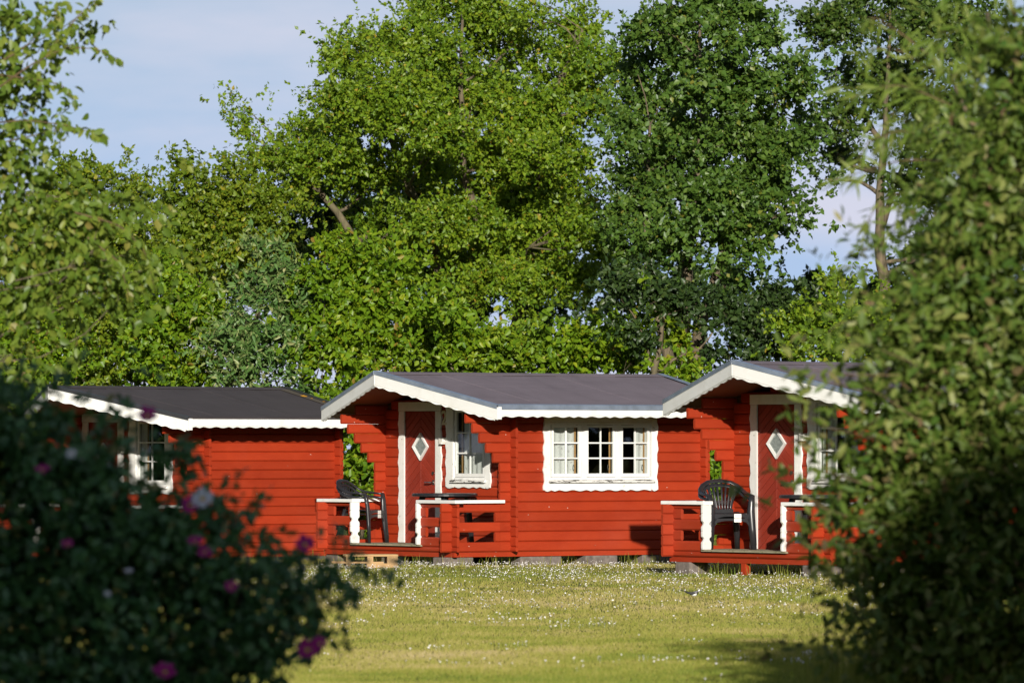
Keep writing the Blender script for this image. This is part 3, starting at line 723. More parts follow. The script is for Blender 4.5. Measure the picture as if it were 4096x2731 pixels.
def table(loc, rz, label):
    c = empty('round_table', loc, rz); tag(c, label, 'table', 'round black garden tables on the porches')
    M_ = MATS['plastic']
    t = MB(); N = 40
    prof = [(0.0, 0.712), (0.44, 0.712), (0.452, 0.708), (0.458, 0.698), (0.458, 0.672), (0.45, 0.668), (0.445, 0.69), (0.0, 0.69)]
    for r_, z in prof:
        for i in range(N): t.v.append((r_ * math.cos(2*math.pi*i/N), r_ * math.sin(2*math.pi*i/N), z))
    for j in range(len(prof) - 1):
        for i in range(N): t.f.append((j*N+i, j*N+(i+1) % N, (j+1)*N+(i+1) % N, (j+1)*N+i))
    t.m = [0] * len(t.f); t.build('table_top', M_, c, smooth=False)
    for k in range(4):
        a = math.pi / 4 + k * math.pi / 2
        l = MB(); l.tube([(0.30*math.cos(a), 0.30*math.sin(a), 0.688), (0.32*math.cos(a), 0.32*math.sin(a), 0.62), (0.35*math.cos(a), 0.35*math.sin(a), 0.3), (0.38*math.cos(a), 0.38*math.sin(a), 0.0)], [0.05, 0.043, 0.04, 0.034], 4, 1.0, up=(math.cos(a), math.sin(a), 0))
        l.build('leg', M_, c, bevel=0.006)
    for k in range(2):
        a = math.pi / 4 + k * math.pi / 2
        MB().tube([(0.3*math.cos(a), 0.3*math.sin(a), 0.66), (-0.3*math.cos(a), -0.3*math.sin(a), 0.66)], 0.016, 6).build('brace', M_, c)
    return c

DECK = 0.1455
def on_deck(c, u, v, dz=0.0): p = cab_pt(c, u, v, DECK + dz); return (p.x, p.y, p.z)
r2, r3 = cab2.rotation_euler.z, cab3.rotation_euler.z
chair(on_deck(cab2, -0.62, 2.74), R(66), 'lower black plastic armchair of the stacked pair facing the table on cabin 2 porch')
chair(on_deck(cab2, -0.62, 2.74, 0.055), R(66), 'upper black plastic armchair of the stacked pair facing the table on cabin 2 porch')
chair(on_deck(cab3, -0.50, 2.58), R(16), 'lower black plastic armchair of the front-facing stacked pair beside the shrub')
chair(on_deck(cab3, -0.50, 2.58, 0.055), R(16), 'upper black plastic armchair of the front-facing stacked pair beside the shrub')
table(on_deck(cab2, -0.50, 0.86), r2 + R(8), 'round black plastic table by the door numbered 2')
table(on_deck(cab3, -0.47, 0.80), r3 + R(27), 'round black plastic table on the porch half covered by the shrub leaves')

# pallet used as a step
px, py, _ = at(1487, 2265, 77.4)
pal = empty('wooden_pallet', (px, py, float(gh(px, py)) + 0.005), R(6)); tag(pal, 'small yellow wooden pallet lying as a step before the porch of cabin 2', 'pallet')
for k in range(3):
    MB().box(-0.36, 0.36, -0.02 + 0.19 * k, 0.12 + 0.19 * k, 0.155, 0.18).build('board', MATS['pallet_wood'], pal)
for k in range(3):
    MB().box((-0.35, -0.06, 0.21)[k], (-0.29, 0.02, 0.355)[k], -0.012, 0.45, 0.024 if k < 2 else 0.0, 0.1545).build('block', MATS['pallet_wood'], pal)
for k in range(2):
    MB().box(-0.52, 0.16, -0.02 + 0.36 * k, 0.09 + 0.36 * k, 0.06, 0.083).build('board', MATS['pallet_wood'], pal)
MB().box(-0.07, 0.30, -0.018, 0.05, 0.0, 0.0595).build('block', MATS['pallet_wood'], pal)

# ------------------------------------------------------------------ wagtail on the lawn
def wagtail(loc, rz):
    b = empty('bird', loc, rz); b.scale = (1.15, 1.15, 1.15); tag(b, 'small grey, black and white bird standing on the daisy lawn', 'bird')
    rings = [(-0.105, 0.084, 0.005, 0.004), (-0.07, 0.073, 0.008, 0.004), (-0.03, 0.061, 0.011, 0.008), (-0.01, 0.052, 0.015, 0.015), (0.015, 0.048, 0.020, 0.022), (0.04, 0.052, 0.019, 0.024),
             (0.052, 0.062, 0.014, 0.018), (0.058, 0.074, 0.0125, 0.0135), (0.066, 0.081, 0.012, 0.0115), (0.076, 0.081, 0.008, 0.008), (0.083, 0.079, 0.0025, 0.0025), (0.094, 0.078, 0.0008, 0.0008)]
    m_ = MB(); n_ = 12
    for x, z, w, h in rings:
        for i in range(n_): m_.v.append((x, w * math.cos(2*math.pi*i/n_), z + h * math.sin(2*math.pi*i/n_)))
    for j in range(len(rings) - 1):
        for i in range(n_):
            m_.f.append((j*n_+i, j*n_+(i+1) % n_, (j+1)*n_+(i+1) % n_, (j+1)*n_+i))
            up = math.sin(2*math.pi*(i+.5)/n_); x = rings[j][0]
            if x < -0.02: mi = 1
            elif x < 0.035: mi = 2 if up > -0.2 else 0
            elif x < 0.058: mi = 1 if up < 0.35 else 2
            elif x < 0.075: mi = 0 if up > -0.55 else 1
            else: mi = 1
            if rings[j][0] >= 0.058 and up > 0.85 and rings[j][0] < 0.066: mi = 1
            m_.m.append(mi)
    m_.build('body', [MATS['bird_white'], MATS['bird_black'], MATS['bird_grey']], b, smooth=True)
    for s in (-1, 1):
        MB().tube([(0.03, s*0.018, 0.056), (0.0, s*0.021, 0.054), (-0.035, s*0.014, 0.058), (-0.06, s*0.008, 0.062)], [0.004, 0.014, 0.009, 0.001], 8, 0.3, up=(0, 1, 0)).build('wing', MATS['bird_black'], b, smooth=True)
        MB().tube([(0.012, s*0.008, 0.03), (0.006, s*0.008, 0.015), (0.01, s*0.008, 0.0)], 0.0015, 5).build('leg', MATS['bird_black'], b)
        MB().tube([(0.071, s*0.0105, 0.0825), (0.071, s*0.0122, 0.0825)], 0.0022, 6).build('eye', MATS['bird_black'], b)
bz = at(2768, 2376, 60.5)
wagtail((bz[0], 60.5, float(gh(bz[0], 60.5)) + 0.008), R(8))

# ------------------------------------------------------------------ foliage
def unit(a): return a / np.maximum(np.linalg.norm(a, axis=-1, keepdims=True), 1e-9)

def leaf_arrays(P, Dv, Nv, ln, wd, shape):
    """Vertices and faces of many leaves. shape 'kite' = 2 triangles, 'leaf' = 8 vertices folded on the midrib."""
    Dv = unit(Dv); S = unit(np.cross(Dv, Nv)); N = np.cross(S, Dv)
    ln = ln[:, None]; wd = wd[:, None]
    if shape == 'kite':
        V = np.stack([P, P + Dv*ln*0.42 + S*wd*0.5 + N*wd*0.16, P + Dv*ln, P + Dv*ln*0.42 - S*wd*0.5 + N*wd*0.16], 1)
        Fc = np.array([[0, 1, 2], [0, 2, 3]])
    elif shape == 'oval':
        V = np.stack([P, P + Dv*ln*0.28 + S*wd*0.46 + N*wd*0.12, P + Dv*ln*0.68 + S*wd*0.36 + N*wd*0.1, P + Dv*ln - N*wd*0.12, P + Dv*ln*0.68 - S*wd*0.36 + N*wd*0.1, P + Dv*ln*0.28 - S*wd*0.46 + N*wd*0.12], 1)
        Fc = np.array([[0, 1, 2], [0, 2, 3], [0, 3, 4], [0, 4, 5]])
    else:
        def pt(a, b, c): return P + Dv*ln*a + S*wd*b + N*wd*c
        V = np.stack([pt(0,0,0), pt(.25,.40,.12), pt(.6,.42,.1), pt(1,0,-.15), pt(.6,-.42,.1), pt(.25,-.40,.12), pt(.42,0,-.02)], 1)
        Fc = np.array([[0,1,6],[1,2,6],[2,3,6],[3,4,6],[4,5,6],[5,0,6]])
    n_, k = V.shape[0], V.shape[1]
    faces = (Fc[None] + (np.arange(n_) * k)[:, None, None]).reshape(-1, 3)
    return V.reshape(-1, 3), faces, k

def tri_mesh(name, V, Fc, rnd, mat, parent=None):
    me = bpy.data.meshes.new(name)
    me.vertices.add(len(V)); me.vertices.foreach_set('co', V.astype(np.float32).ravel())
    me.loops.add(Fc.size); me.loops.foreach_set('vertex_index', Fc.astype(np.int32).ravel())
    me.polygons.add(len(Fc)); me.polygons.foreach_set('loop_start', np.arange(0, Fc.size, 3, dtype=np.int32))
    me.update(calc_edges=True)
    a = me.attributes.new('rnd', 'FLOAT', 'POINT'); a.data.foreach_set('value', rnd.astype(np.float32))
    me.materials.append(mat)
    o = bpy.data.objects.new(name, me); C.objects.link(o)
    if parent: o.parent = parent
    return o

def leaves(name, P, Dv, Nv, ln, wd, rnd, mat, parent, shape='kite', kind='stuff'):
    V, Fc, k = leaf_arrays(P, Dv, Nv, ln, wd, shape)
    o = tri_mesh(name, V, Fc, np.repeat(rnd, k), mat, parent)
    if kind: o['kind'] = kind
    return o

LEAF_UNITS = {}
def single_leaves(P, Dv, Nv, ln, wd, mat, parent, nvar=6):
    """A few hundred leaves as objects of their own, sharing six leaf meshes."""
    if mat.name not in LEAF_UNITS:
        us = []
        for i in range(nvar):
            V, Fc, k = leaf_arrays(np.zeros((1, 3)), np.array([[1., 0, 0]]), np.array([[0, 0, 1.]]), np.array([1.]), np.array([0.5]), 'leaf')
            o = tri_mesh('leaf', V, Fc, np.full(k, (i + 0.5) / nvar), mat); us.append(o.data); bpy.data.objects.remove(o)
        LEAF_UNITS[mat.name] = us
    us = LEAF_UNITS[mat.name]
    Dv = unit(Dv); S = unit(np.cross(Dv, Nv)); N = np.cross(S, Dv)
    for i in range(len(P)):
        o = bpy.data.objects.new('leaf', us[i % nvar]); C.objects.link(o); o.parent = parent
        wy = wd[i] / 0.5
        m4 = Matrix(((Dv[i][0]*ln[i], -S[i][0]*wy, N[i][0]*wy, P[i][0]), (Dv[i][1]*ln[i], -S[i][1]*wy, N[i][1]*wy, P[i][1]), (Dv[i][2]*ln[i], -S[i][2]*wy, N[i][2]*wy, P[i][2]), (0, 0, 0, 1)))
        o.matrix_local = m4

def lobe_sprays(lobes, per_m2, sub_leaves=210, twig_leaves=12, twig_len=0.30, spread=0.135, droop=0.0, seed=0, shell=0.45, upb=0.35, wide=1.9):
    """Leaf positions gathered in sprays around branch ends that fill the lobes.
    lobes: (centre, radii, density factor). Returns P, axis, outward, branch ends per lobe."""
    g = np.random.default_rng(seed); Ps, Ds, Os, ends = [], [], [], []
    for cen, rad, k in lobes:
        cen, rad = np.asarray(cen, float), np.asarray(rad, float)
        area = math.pi * rad[0] * rad[2]
        ns = max(2, int(area * per_m2 * k / sub_leaves))
        rad = np.maximum(rad - (spread * 0.8 + twig_len * 0.3), rad * 0.45)
        d = unit(g.normal(size=(ns * 2, 3))); d = d[d[:, 2] > -0.75 + 0.6 * g.random(ns * 2) ** 3][:ns]
        ns = len(d)
        if ns == 0: continue
        r_ = shell + (1 - shell) * g.random(ns) ** 0.7
        sub = cen + rad * d * r_[:, None]
        ends.append(sub)
        nt = max(2, sub_leaves // twig_leaves)
        size = np.clip(g.normal(1.0, 0.35, ns), 0.4, 1.8)
        s_i = np.repeat(np.arange(ns), nt); m_ = len(s_i)
        st = sub[s_i] + g.normal(size=(m_, 3)) * (spread * size[s_i] * np.where(g.random(m_) < 0.3, wide, 1.0))[:, None] * np.array([1, 1, 0.8])
        td = unit(d[s_i] * 0.7 + g.normal(size=(m_, 3)) * 0.75 + np.array([0, 0, upb - droop]))
        tl = twig_len * g.uniform(0.5, 1.2, m_) * size[s_i]
        l_i = np.repeat(np.arange(m_), twig_leaves); q_ = len(l_i)
        t = g.random(q_) ** 0.8
        sag = (t * t)[:, None] * np.array([0, 0, -1.0]) * droop * 0.5
        pos = st[l_i] + td[l_i] * (tl[l_i] * t)[:, None] + sag * tl[l_i][:, None] + g.normal(size=(q_, 3)) * 0.018
        ax = unit(td[l_i] * 0.55 + g.normal(size=(q_, 3)) * 0.75 + np.array([0, 0, -0.15 - droop * 0.9]))
        Ps.append(pos); Ds.append(ax); Os.append(d[s_i][l_i])
    return np.concatenate(Ps), np.concatenate(Ds), np.concatenate(Os), ends

def bend(a, b, g, k=0.12, n=5, up=0.1):
    a, b = np.asarray(a, float), np.asarray(b, float); L_ = np.linalg.norm(b - a)
    mid = g.normal(size=3) * L_ * k + np.array([0, 0, L_ * up])
    return [tuple(a + (b - a) * t + mid * math.sin(math.pi * t) + g.normal(size=3) * L_ * 0.012 * (0 < t < 1)) for t in np.linspace(0, 1, n)]

def plant(name, label, cat, base, lobes, mat, per_m2, leaf, width, seed, trunk_r=0.12, bark_mat='bark', stems=None, group=None, shape='oval', twigs=5,
          singles=0, limb=0.32, **kw):
    g = np.random.default_rng(seed + 100)
    bz_ = float(gh(base[0], base[1]))
    root = empty(name, (base[0], base[1], bz_)); tag(root, label, cat, group)
    off = np.array([base[0], base[1], bz_])
    lob = [(np.asarray(c_, float) - off, r_, k) for c_, r_, k in lobes]
    P, Dv, O, ends = lobe_sprays(lob, per_m2, seed=seed, **kw)
    keep = P[:, 2] > 0.03; P, Dv, O = P[keep], Dv[keep], O[keep]
    q_ = len(P)
    N = unit(O * 0.45 + g.normal(size=(q_, 3)) * 0.8 + np.array([0.02, -0.55, 0.5]))
    ln = leaf * g.uniform(0.5, 1.3, q_); wd = ln * width * g.uniform(0.8, 1.2, q_)
    rnd = np.clip(g.normal(0.45, 0.2, q_), 0, 1)
    tw = g.random(q_) < 0.012; rnd[tw] = 1.0
    if singles:
        # the leaves that stand nearest to the camera and inside the frame become objects of their own
        Wp = P + off; dpt = Wp[:, 1]
        px_ = 2048 + F_PX * Wp[:, 0] / dpt; py_ = 1795 - F_PX * (Wp[:, 2] - EYE) / dpt
        vis = np.where((px_ > 20) & (px_ < 4076) & (py_ > 20) & (py_ < 2710))[0]
        pick = vis[np.argsort(dpt[vis])[:singles * 2]]; pick = pick[g.permutation(len(pick))[:singles]]
        msk = np.zeros(q_, bool); msk[pick] = True
        single_leaves(P[msk], Dv[msk], N[msk], ln[msk], wd[msk], MATS[mat], root)
        P, Dv, N, ln, wd, rnd = P[~msk], Dv[~msk], N[~msk], ln[~msk], wd[~msk], rnd[~msk]
    leaves('crown', P, Dv, N, ln, wd, rnd, MATS[mat], root, shape)
    # wood: stems from the ground, a limb to each lobe, twigs to the branch ends
    t = MB(); cs_ = np.array([c_ for c_, _, _ in lob]); tops = stems
    if tops is None:
        top = cs_[np.argmax(cs_[:, 2])]; tops = [[(0, 0, -0.1), tuple(np.array([top[0]*0.3, top[1]*0.3, top[2]*0.5])), tuple(top * np.array([0.8, 0.8, 0.95]))]]
    nodes = []
    for st in tops:
        path = []
        for a, b in zip(st[:-1], st[1:]): path += bend(a, b, g, 0.04, 5, 0.0)[(1 if path else 0):]
        sr_ = trunk_r * (0.42 if st[0][2] > 0.8 else 1.0)
        k = len(path); t.tube(path, [max(0.012, sr_ * (1 - 0.85 * i / (k - 1))) * (1.25 if i == 0 else 1) for i in range(k)], 8)
        nodes += [(np.array(p), sr_ * (1 - 0.85 * i / (k - 1))) for i, p in enumerate(path) if i > 0]
    npos = np.array([p for p, _ in nodes])
    for (c_, r_, _), en in zip(lob, ends):
        cost = np.linalg.norm(npos - c_, axis=1) + 1.5 * np.maximum(0, npos[:, 2] - c_[2] + 0.25 * np.linalg.norm((npos - c_)[:, :2], axis=1))
        j = int(np.argmin(cost)); br = min(nodes[j][1] * 0.6, trunk_r * limb)
        pth = bend(npos[j], c_, g, 0.10, 5, 0.06)
        t.tube(pth, [br * (1 - 0.6 * i / 4) for i in range(5)], 6, cap=False)
        sel = en[g.permutation(len(en))[:twigs]]
        for e in sel:
            t.tube(bend(pth[g.integers(2, 5)], e, g, 0.10, 4, 0.05), [br * 0.42, br * 0.3, br * 0.2, max(0.003, br * 0.1)], 4, cap=False)
    t.build('trunk' if cat == 'tree' else 'stems', MATS[bark_mat], root, smooth=True)
    return root

_jz = np.random.default_rng(31)
def lob(Z, items, dz=0.8, jz=0.0):
    """items: (x, y, rx, ry[, density[, depth offset]]) in photo pixels for things standing Z metres out."""
    s = F_PX / Z; out = []
    for it in items:
        x, y, rx, ry = it[:4]; k = it[4] if len(it) > 4 else 1.0; dd = (it[5] if len(it) > 5 else 0.0) + float(_jz.normal()) * jz
        out.append((at(x, y, Z + dd), (rx / s, dz * 0.5 * (rx + ry) / s, ry / s), k))
    return out

TG = 'trees behind the cabins'; BG = 'bushes behind the cabins'
ST = lambda *pts: [list(p) for p in pts]
def rel(base, Z, pts):
    z = float(gh(*base)); return [tuple(at(x, y, Z) - np.array([base[0], base[1], z])) for x, y in pts]

# central light green tree, several stems
b_ = at(1800, 2000, 104)[:2]
lobes1 = lob(104, [(1400, 250, 110, 130), (1330, 200, 35, 60, .6), (1545, 190, 110, 110), (1400, 430, 150, 140), (1240, 540, 130, 110), (1000, 520, 60, 50, .35), (930, 450, 30, 40, .25), (1090, 650, 140, 90), (1830, 40, 190, 150), (1715, 220, 150, 140),
      (2010, 170, 160, 150), (2310, 140, 95, 130, 1.0), (2400, 260, 110, 120, .9), (2220, 300, 140, 140, 1.0), (2120, 120, 80, 110, .8), (1600, 430, 210, 150), (1900, 420, 210, 160), (2150, 500, 180, 160), (2330, 430, 140, 120, 1.0), (1320, 640, 200, 110), (1620, 660, 190, 120, .8), (1940, 690, 210, 150),
      (2250, 730, 190, 170), (1760, 900, 210, 130), (2080, 960, 210, 150), (2340, 960, 130, 140), (1990, 1150, 190, 120), (2260, 1130, 160, 120), (1450, 860, 120, 70, .45), (1180, 760, 130, 70, .8), (1600, 1050, 150, 90, .6), (1660, 60, 60, 80, .6), (2120, 20, 60, 70, .6), (1480, 740, 150, 110, .8), (1850, 830, 200, 120, .8), (2060, 820, 160, 110, .7), (1560, 930, 170, 110, .7), (1720, 1080, 190, 120, .8), (1880, 1020, 160, 110, .7), (2130, 650, 150, 110, .7), (1750, 560, 180, 110, .7), (2180, 860, 150, 110, .7)], jz=1.3)
plant('maple_tree', 'tall light green tree with spreading crown rising behind cabin 2', 'tree', b_, lobes1, 'leaf_light', 3500, 0.088, 0.62, 11, 0.15, shape='kite',
      stems=[rel(b_, 104, s) for s in ([(1820, 2200), (1800, 1400), (1700, 900), (1520, 400), (1420, 200)], [(1840, 2200), (1860, 1300), (1850, 700), (1850, 80)], [(1900, 2200), (2060, 1350), (2150, 800), (2250, 300), (2330, 120)], [(1790, 2200), (1600, 1250), (1350, 850), (1120, 620)])], group=TG)
b_ = at(2760, 2000, 96)[:2]
lobes2 = lob(96, [(2790, 50, 190, 140), (2600, 150, 110, 100, .8), (2680, 230, 150, 120), (2990, 130, 180, 140), (3150, 330, 160, 120, .8), (2900, 360, 210, 160), (2600, 420, 150, 140), (2560, 300, 110, 110, .8), (2500, 560, 110, 110, .8), (2700, 620, 210, 160), (2990, 600, 210, 140), (3200, 560, 130, 100, .7),
      (2850, 830, 210, 150), (3070, 780, 170, 110), (3190, 840, 90, 60, .7), (2560, 820, 130, 170), (2690, 1000, 170, 120, .8), (2930, 980, 130, 110), (3080, 930, 90, 70, .7), (2560, 1130, 150, 100, .2), (2800, 1180, 160, 100, .12), (2480, 1000, 100, 110, .5), (3000, 1130, 110, 90, .25)], jz=1.2)
plant('sycamore_tree', 'dark green broad-leaved tree right of the light green one', 'tree', b_, lobes2, 'leaf_dark', 2700, 0.10, 0.72, 12, 0.15, shape='kite',
      stems=[rel(b_, 96, s) for s in ([(2700, 2250), (2720, 1300), (2780, 800), (2800, 100)], [(2720, 2250), (2800, 1300), (2980, 800), (3120, 380)], [(2690, 2250), (2620, 1200), (2600, 500)])], group=TG)
b_ = at(3540, 2000, 112)[:2]
lobes3 = lob(112, [(3280, 120, 180, 120, .8), (3540, 60, 220, 130, .9), (3470, 300, 150, 120, .7), (3350, 480, 120, 100, .7), (3300, 620, 100, 80, .55), (3420, 640, 110, 90, .6), (3620, 430, 170, 170), (3820, 150, 230, 190), (3850, 560, 230, 230), (3700, 760, 120, 120), (3720, 1010, 110, 130, .8), (3900, 950, 220, 250), (3320, 720, 70, 40, .6)], jz=1.0)
plant('tall_tree', 'tall dark tree with a bare upright trunk beside the gap of sky', 'tree', b_, lobes3, 'leaf_deep', 2700, 0.10, 0.7, 13, 0.15, shape='kite',
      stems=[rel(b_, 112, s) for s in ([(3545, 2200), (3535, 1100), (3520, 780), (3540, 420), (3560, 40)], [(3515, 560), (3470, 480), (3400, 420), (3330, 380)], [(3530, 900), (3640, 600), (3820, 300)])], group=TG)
b_ = at(330, 2000, 106)[:2]
plant('hawthorn_tree', 'round-topped green tree behind the birch branches', 'tree', b_, lob(106, [(330, 760, 140, 100), (510, 790, 90, 90, .9), (600, 800, 40, 90, .6), (180, 860, 170, 150), (420, 930, 180, 150), (250, 1080, 220, 130), (520, 1080, 150, 130), (60, 1000, 170, 200), (240, 670, 70, 60, .6), (420, 690, 60, 60, .6)]), 'leaf_yellow', 2600, 0.09, 0.6, 14, 0.1,
      stems=[rel(b_, 106, s) for s in ([(330, 2200), (370, 1250), (400, 950), (330, 720)], [(320, 2200), (300, 1200), (150, 880)])], group=TG)
b_ = at(900, 2000, 103)[:2]
plant('yellow_tree', 'yellowish green tree between the sky notch and the tall light green tree', 'tree', b_, lob(103, [(790, 720, 50, 50, .5), (720, 680, 35, 35, .3), (920, 720, 90, 80, .7), (780, 800, 100, 90), (1000, 790, 150, 110), (700, 900, 110, 100), (880, 900, 170, 110), (1120, 870, 160, 110), (760, 1020, 170, 110), (1000, 1010, 180, 110), (680, 790, 40, 60, .6)]), 'leaf_yellow', 2600, 0.09, 0.62, 15, 0.1, group=TG)
for bx, bl, blab, sd_ in ((1800, [(1500, 480, 170, 150), (1750, 330, 170, 150), (2000, 400, 170, 150), (2200, 560, 160, 150), (1850, 620, 200, 150), (1600, 760, 190, 140), (1330, 700, 170, 120), (1400, 880, 190, 110), (1700, 950, 220, 140), (2000, 850, 200, 150), (2250, 900, 180, 160), (2000, 1100, 230, 130), (1450, 1040, 200, 110)], 'added dark tree making shade pockets in the gaps of the tall light green crown', 61),
        (2780, [(2700, 350, 150, 130, .7), (2900, 560, 170, 140, .7), (2650, 760, 170, 140), (2900, 850, 170, 130, .8), (2650, 980, 190, 120, .6)], 'added dark tree making shade pockets behind the broad-leaved dark green tree', 62),
        (800, [(420, 980, 200, 110), (700, 1010, 160, 100), (950, 980, 190, 100), (1180, 950, 180, 90), (1250, 830, 110, 80, .8), (900, 1120, 300, 90)], 'added dark low tree making shade pockets behind the yellowish green tree', 63)):
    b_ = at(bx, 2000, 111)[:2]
    plant('filler_tree', blab, 'tree', b_, lob(111, bl, jz=0.8), 'leaf_deep', 1700, 0.12, 0.65, sd_, 0.12, shape='kite', group=TG)  # trees added behind the crowns so their gaps look dark
# bushes close behind the cabins
def bush(x, Z, items, mat, label, seed, leaf=0.10, per=2500, name='bush', width=0.62, tr=0.04, **kw):
    b_ = at(x, 2100, Z)[:2]
    plant(name, label, 'bush', b_, lob(Z, items), mat, per, leaf, width, seed, tr, group=BG, twigs=4,
          stems=[[(g_, 0.1*g_, -0.1), (g_*2.2, 0, 1.0), (g_*4.0, 0, 2.0)] for g_ in (-0.16, 0.02, 0.17)], **kw)
bush(120, 93.1, [(60, 1330, 190, 170), (180, 1480, 200, 160), (20, 1560, 200, 200), (80, 1800, 260, 300, .5)], 'leaf_bright', 'bright green bush behind the ridge end of the leftmost roof', 21)
bush(420, 93.6, [(330, 1300, 180, 150), (520, 1330, 170, 150), (420, 1470, 250, 130), (450, 1750, 320, 330, .5)], 'leaf_yellow', 'olive green bush below the round-topped tree', 22, 0.09)
bush(690, 92.6, [(660, 1180, 170, 150), (780, 1320, 170, 160), (620, 1380, 170, 150), (740, 1500, 220, 110), (700, 1800, 320, 300, .5)], 'leaf_bright', 'fresh green bush left of the silver-leaved one', 23)
bush(1060, 91.0, [(1110, 1080, 100, 90, .8), (1060, 1200, 150, 120), (1190, 1240, 110, 120, .9), (980, 1330, 140, 110), (1100, 1390, 190, 120), (1010, 1480, 190, 90), (1060, 1010, 35, 50, .5), (1080, 1800, 300, 320, .5)], 'leaf_silver', 'grey-green willow bush with pale silvery leaves', 24, 0.13, 1900, 'willow_bush', 0.36)
bush(1430, 90.8, [(1330, 1010, 90, 90, .8), (1470, 1080, 190, 120), (1300, 1160, 120, 120), (1400, 1280, 180, 140), (1580, 1230, 160, 130), (1310, 1420, 160, 120), (1520, 1420, 180, 110), (1480, 1700, 230, 220, 1.0), (1440, 2000, 220, 200, 1.0)], 'leaf_bright', 'large bright green bush behind the gable peak of cabin 2', 25, 0.11)
bush(1790, 92.6, [(1730, 1330, 140, 130), (1860, 1420, 160, 110), (1720, 1460, 160, 90), (1800, 1800, 300, 300, .4)], 'leaf_bright', 'bright maple sapling behind the left half of the middle roof', 26, 0.12)
bush(2120, 92.6, [(2050, 1390, 150, 110), (2200, 1440, 170, 90), (2000, 1470, 150, 70), (2120, 1800, 320, 300, .4)], 'leaf_light', 'low leafy bush above the middle of the middle roof', 27, 0.11)
bush(2420, 92.2, [(2370, 1390, 120, 100), (2480, 1430, 120, 90), (2330, 1470, 160, 60), (2430, 1800, 260, 280, .4)], 'leaf_bright', 'bright green bush left of the pale trunk above the middle roof', 28, 0.12)
bush(2690, 90.8, [(2640, 1270, 100, 70, .7), (2560, 1300, 60, 50, .5), (2700, 1350, 80, 60, .5), (2740, 1530, 140, 50, .8), (2700, 1500, 60, 50, .6), (2840, 1800, 130, 250, .9), (2860, 2060, 120, 150, .9)], 'leaf_bright', 'small sunlit bush beside the pale trunk between the two right roofs', 29, 0.11)
bush(3020, 95.1, [(2880, 1300, 160, 140, .45), (3070, 1280, 160, 150, .5), (3200, 1210, 110, 110, .4), (2980, 1430, 220, 90, .7), (3000, 1800, 300, 300, .4)], 'leaf_shade', 'dark green bush behind the peak of the right cabin', 30, 0.10)
bush(3330, 94.1, [(3250, 1330, 140, 120), (3390, 1290, 130, 130, .8), (3330, 1160, 90, 90, .5), (3300, 1430, 180, 80), (3560, 1330, 170, 170), (3800, 1350, 250, 250), (3400, 1800, 400, 300, .4)], 'leaf_light', 'olive bush at the foot of the tall bare trunk', 31, 0.09)
# pale trunk with a side limb standing just behind the middle roof
b_ = at(2620, 2000, 90.5)[:2]
plant('small_tree', 'small tree with pale forked trunk showing above the middle roof end', 'tree', b_, lob(90.5, [(2480, 1190, 140, 100, .8), (2640, 1200, 170, 120, .9), (2770, 1230, 150, 110, .8), (2560, 1330, 120, 80, .6)]), 'leaf_shade', 1500, 0.10, 0.6, 33, 0.075,
      stems=[rel(b_, 90.5, s) for s in ([(2610, 2250), (2615, 1500), (2640, 1380), (2660, 1250), (2640, 1150)], [(2630, 1490), (2690, 1440), (2790, 1400), (2850, 1330)], [(2605, 1470), (2580, 1350), (2500, 1220)])], group=TG)  # its leaves are darkened in colour to look shaded under the canopy
# thicket closing the view under the crowns, leaf colour darkened as woodland shade
g_ = np.random.default_rng(55)
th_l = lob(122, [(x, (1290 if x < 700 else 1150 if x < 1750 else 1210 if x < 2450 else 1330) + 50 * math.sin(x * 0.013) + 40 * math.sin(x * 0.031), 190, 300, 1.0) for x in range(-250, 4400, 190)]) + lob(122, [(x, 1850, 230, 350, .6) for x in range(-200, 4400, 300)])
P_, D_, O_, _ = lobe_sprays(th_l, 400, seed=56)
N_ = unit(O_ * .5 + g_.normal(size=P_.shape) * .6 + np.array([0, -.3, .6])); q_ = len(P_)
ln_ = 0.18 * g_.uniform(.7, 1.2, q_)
tk = leaves('thicket', P_, D_, N_, ln_, ln_ * .65, np.clip(g_.normal(.4, .2, q_), 0, 1), MATS['leaf_shade'], None)
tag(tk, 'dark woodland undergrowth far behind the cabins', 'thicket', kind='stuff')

# ------------------------------------------------------------------ foreground plants
# birch on the left
b_ = at(-420, 2000, 42)[:2]
lobes_b = lob(42, [(0, 60, 170, 130, .8), (20, 260, 160, 130, .8), (30, 450, 160, 120, .6), (150, 420, 80, 70, .3), (240, 520, 90, 45, .25), (20, 640, 200, 120), (230, 790, 200, 120), (400, 880, 160, 140), (160, 960, 220, 150), (470, 1030, 130, 120, .9), (330, 1130, 190, 110), (90, 1180, 170, 140),
      (570, 1080, 80, 90, .5), (480, 1190, 70, 60, .4), (20, 1420, 120, 110, .6), (110, 1400, 70, 80, .4), (-250, 300, 250, 300), (-250, 900, 250, 350), (-300, 1500, 250, 350, .6), (330, 60, 70, 60, .3), (230, 170, 110, 60, .3)], 0.9)
birch = plant('birch_tree', 'birch with drooping sunlit twigs reaching in from the side of the frame', 'tree', b_, lobes_b, 'leaf_birch', 2300, 0.072, 0.72, 41, 0.07, 'bark', limb=0.11,
      stems=[rel(b_, 42, s) for s in ([(-430, 2900), (-420, 1500), (-350, 500), (-250, -400)],)], shape='leaf', singles=260, sub_leaves=44, twig_leaves=9, twig_len=0.25, spread=0.105, droop=0.75, upb=0.1)

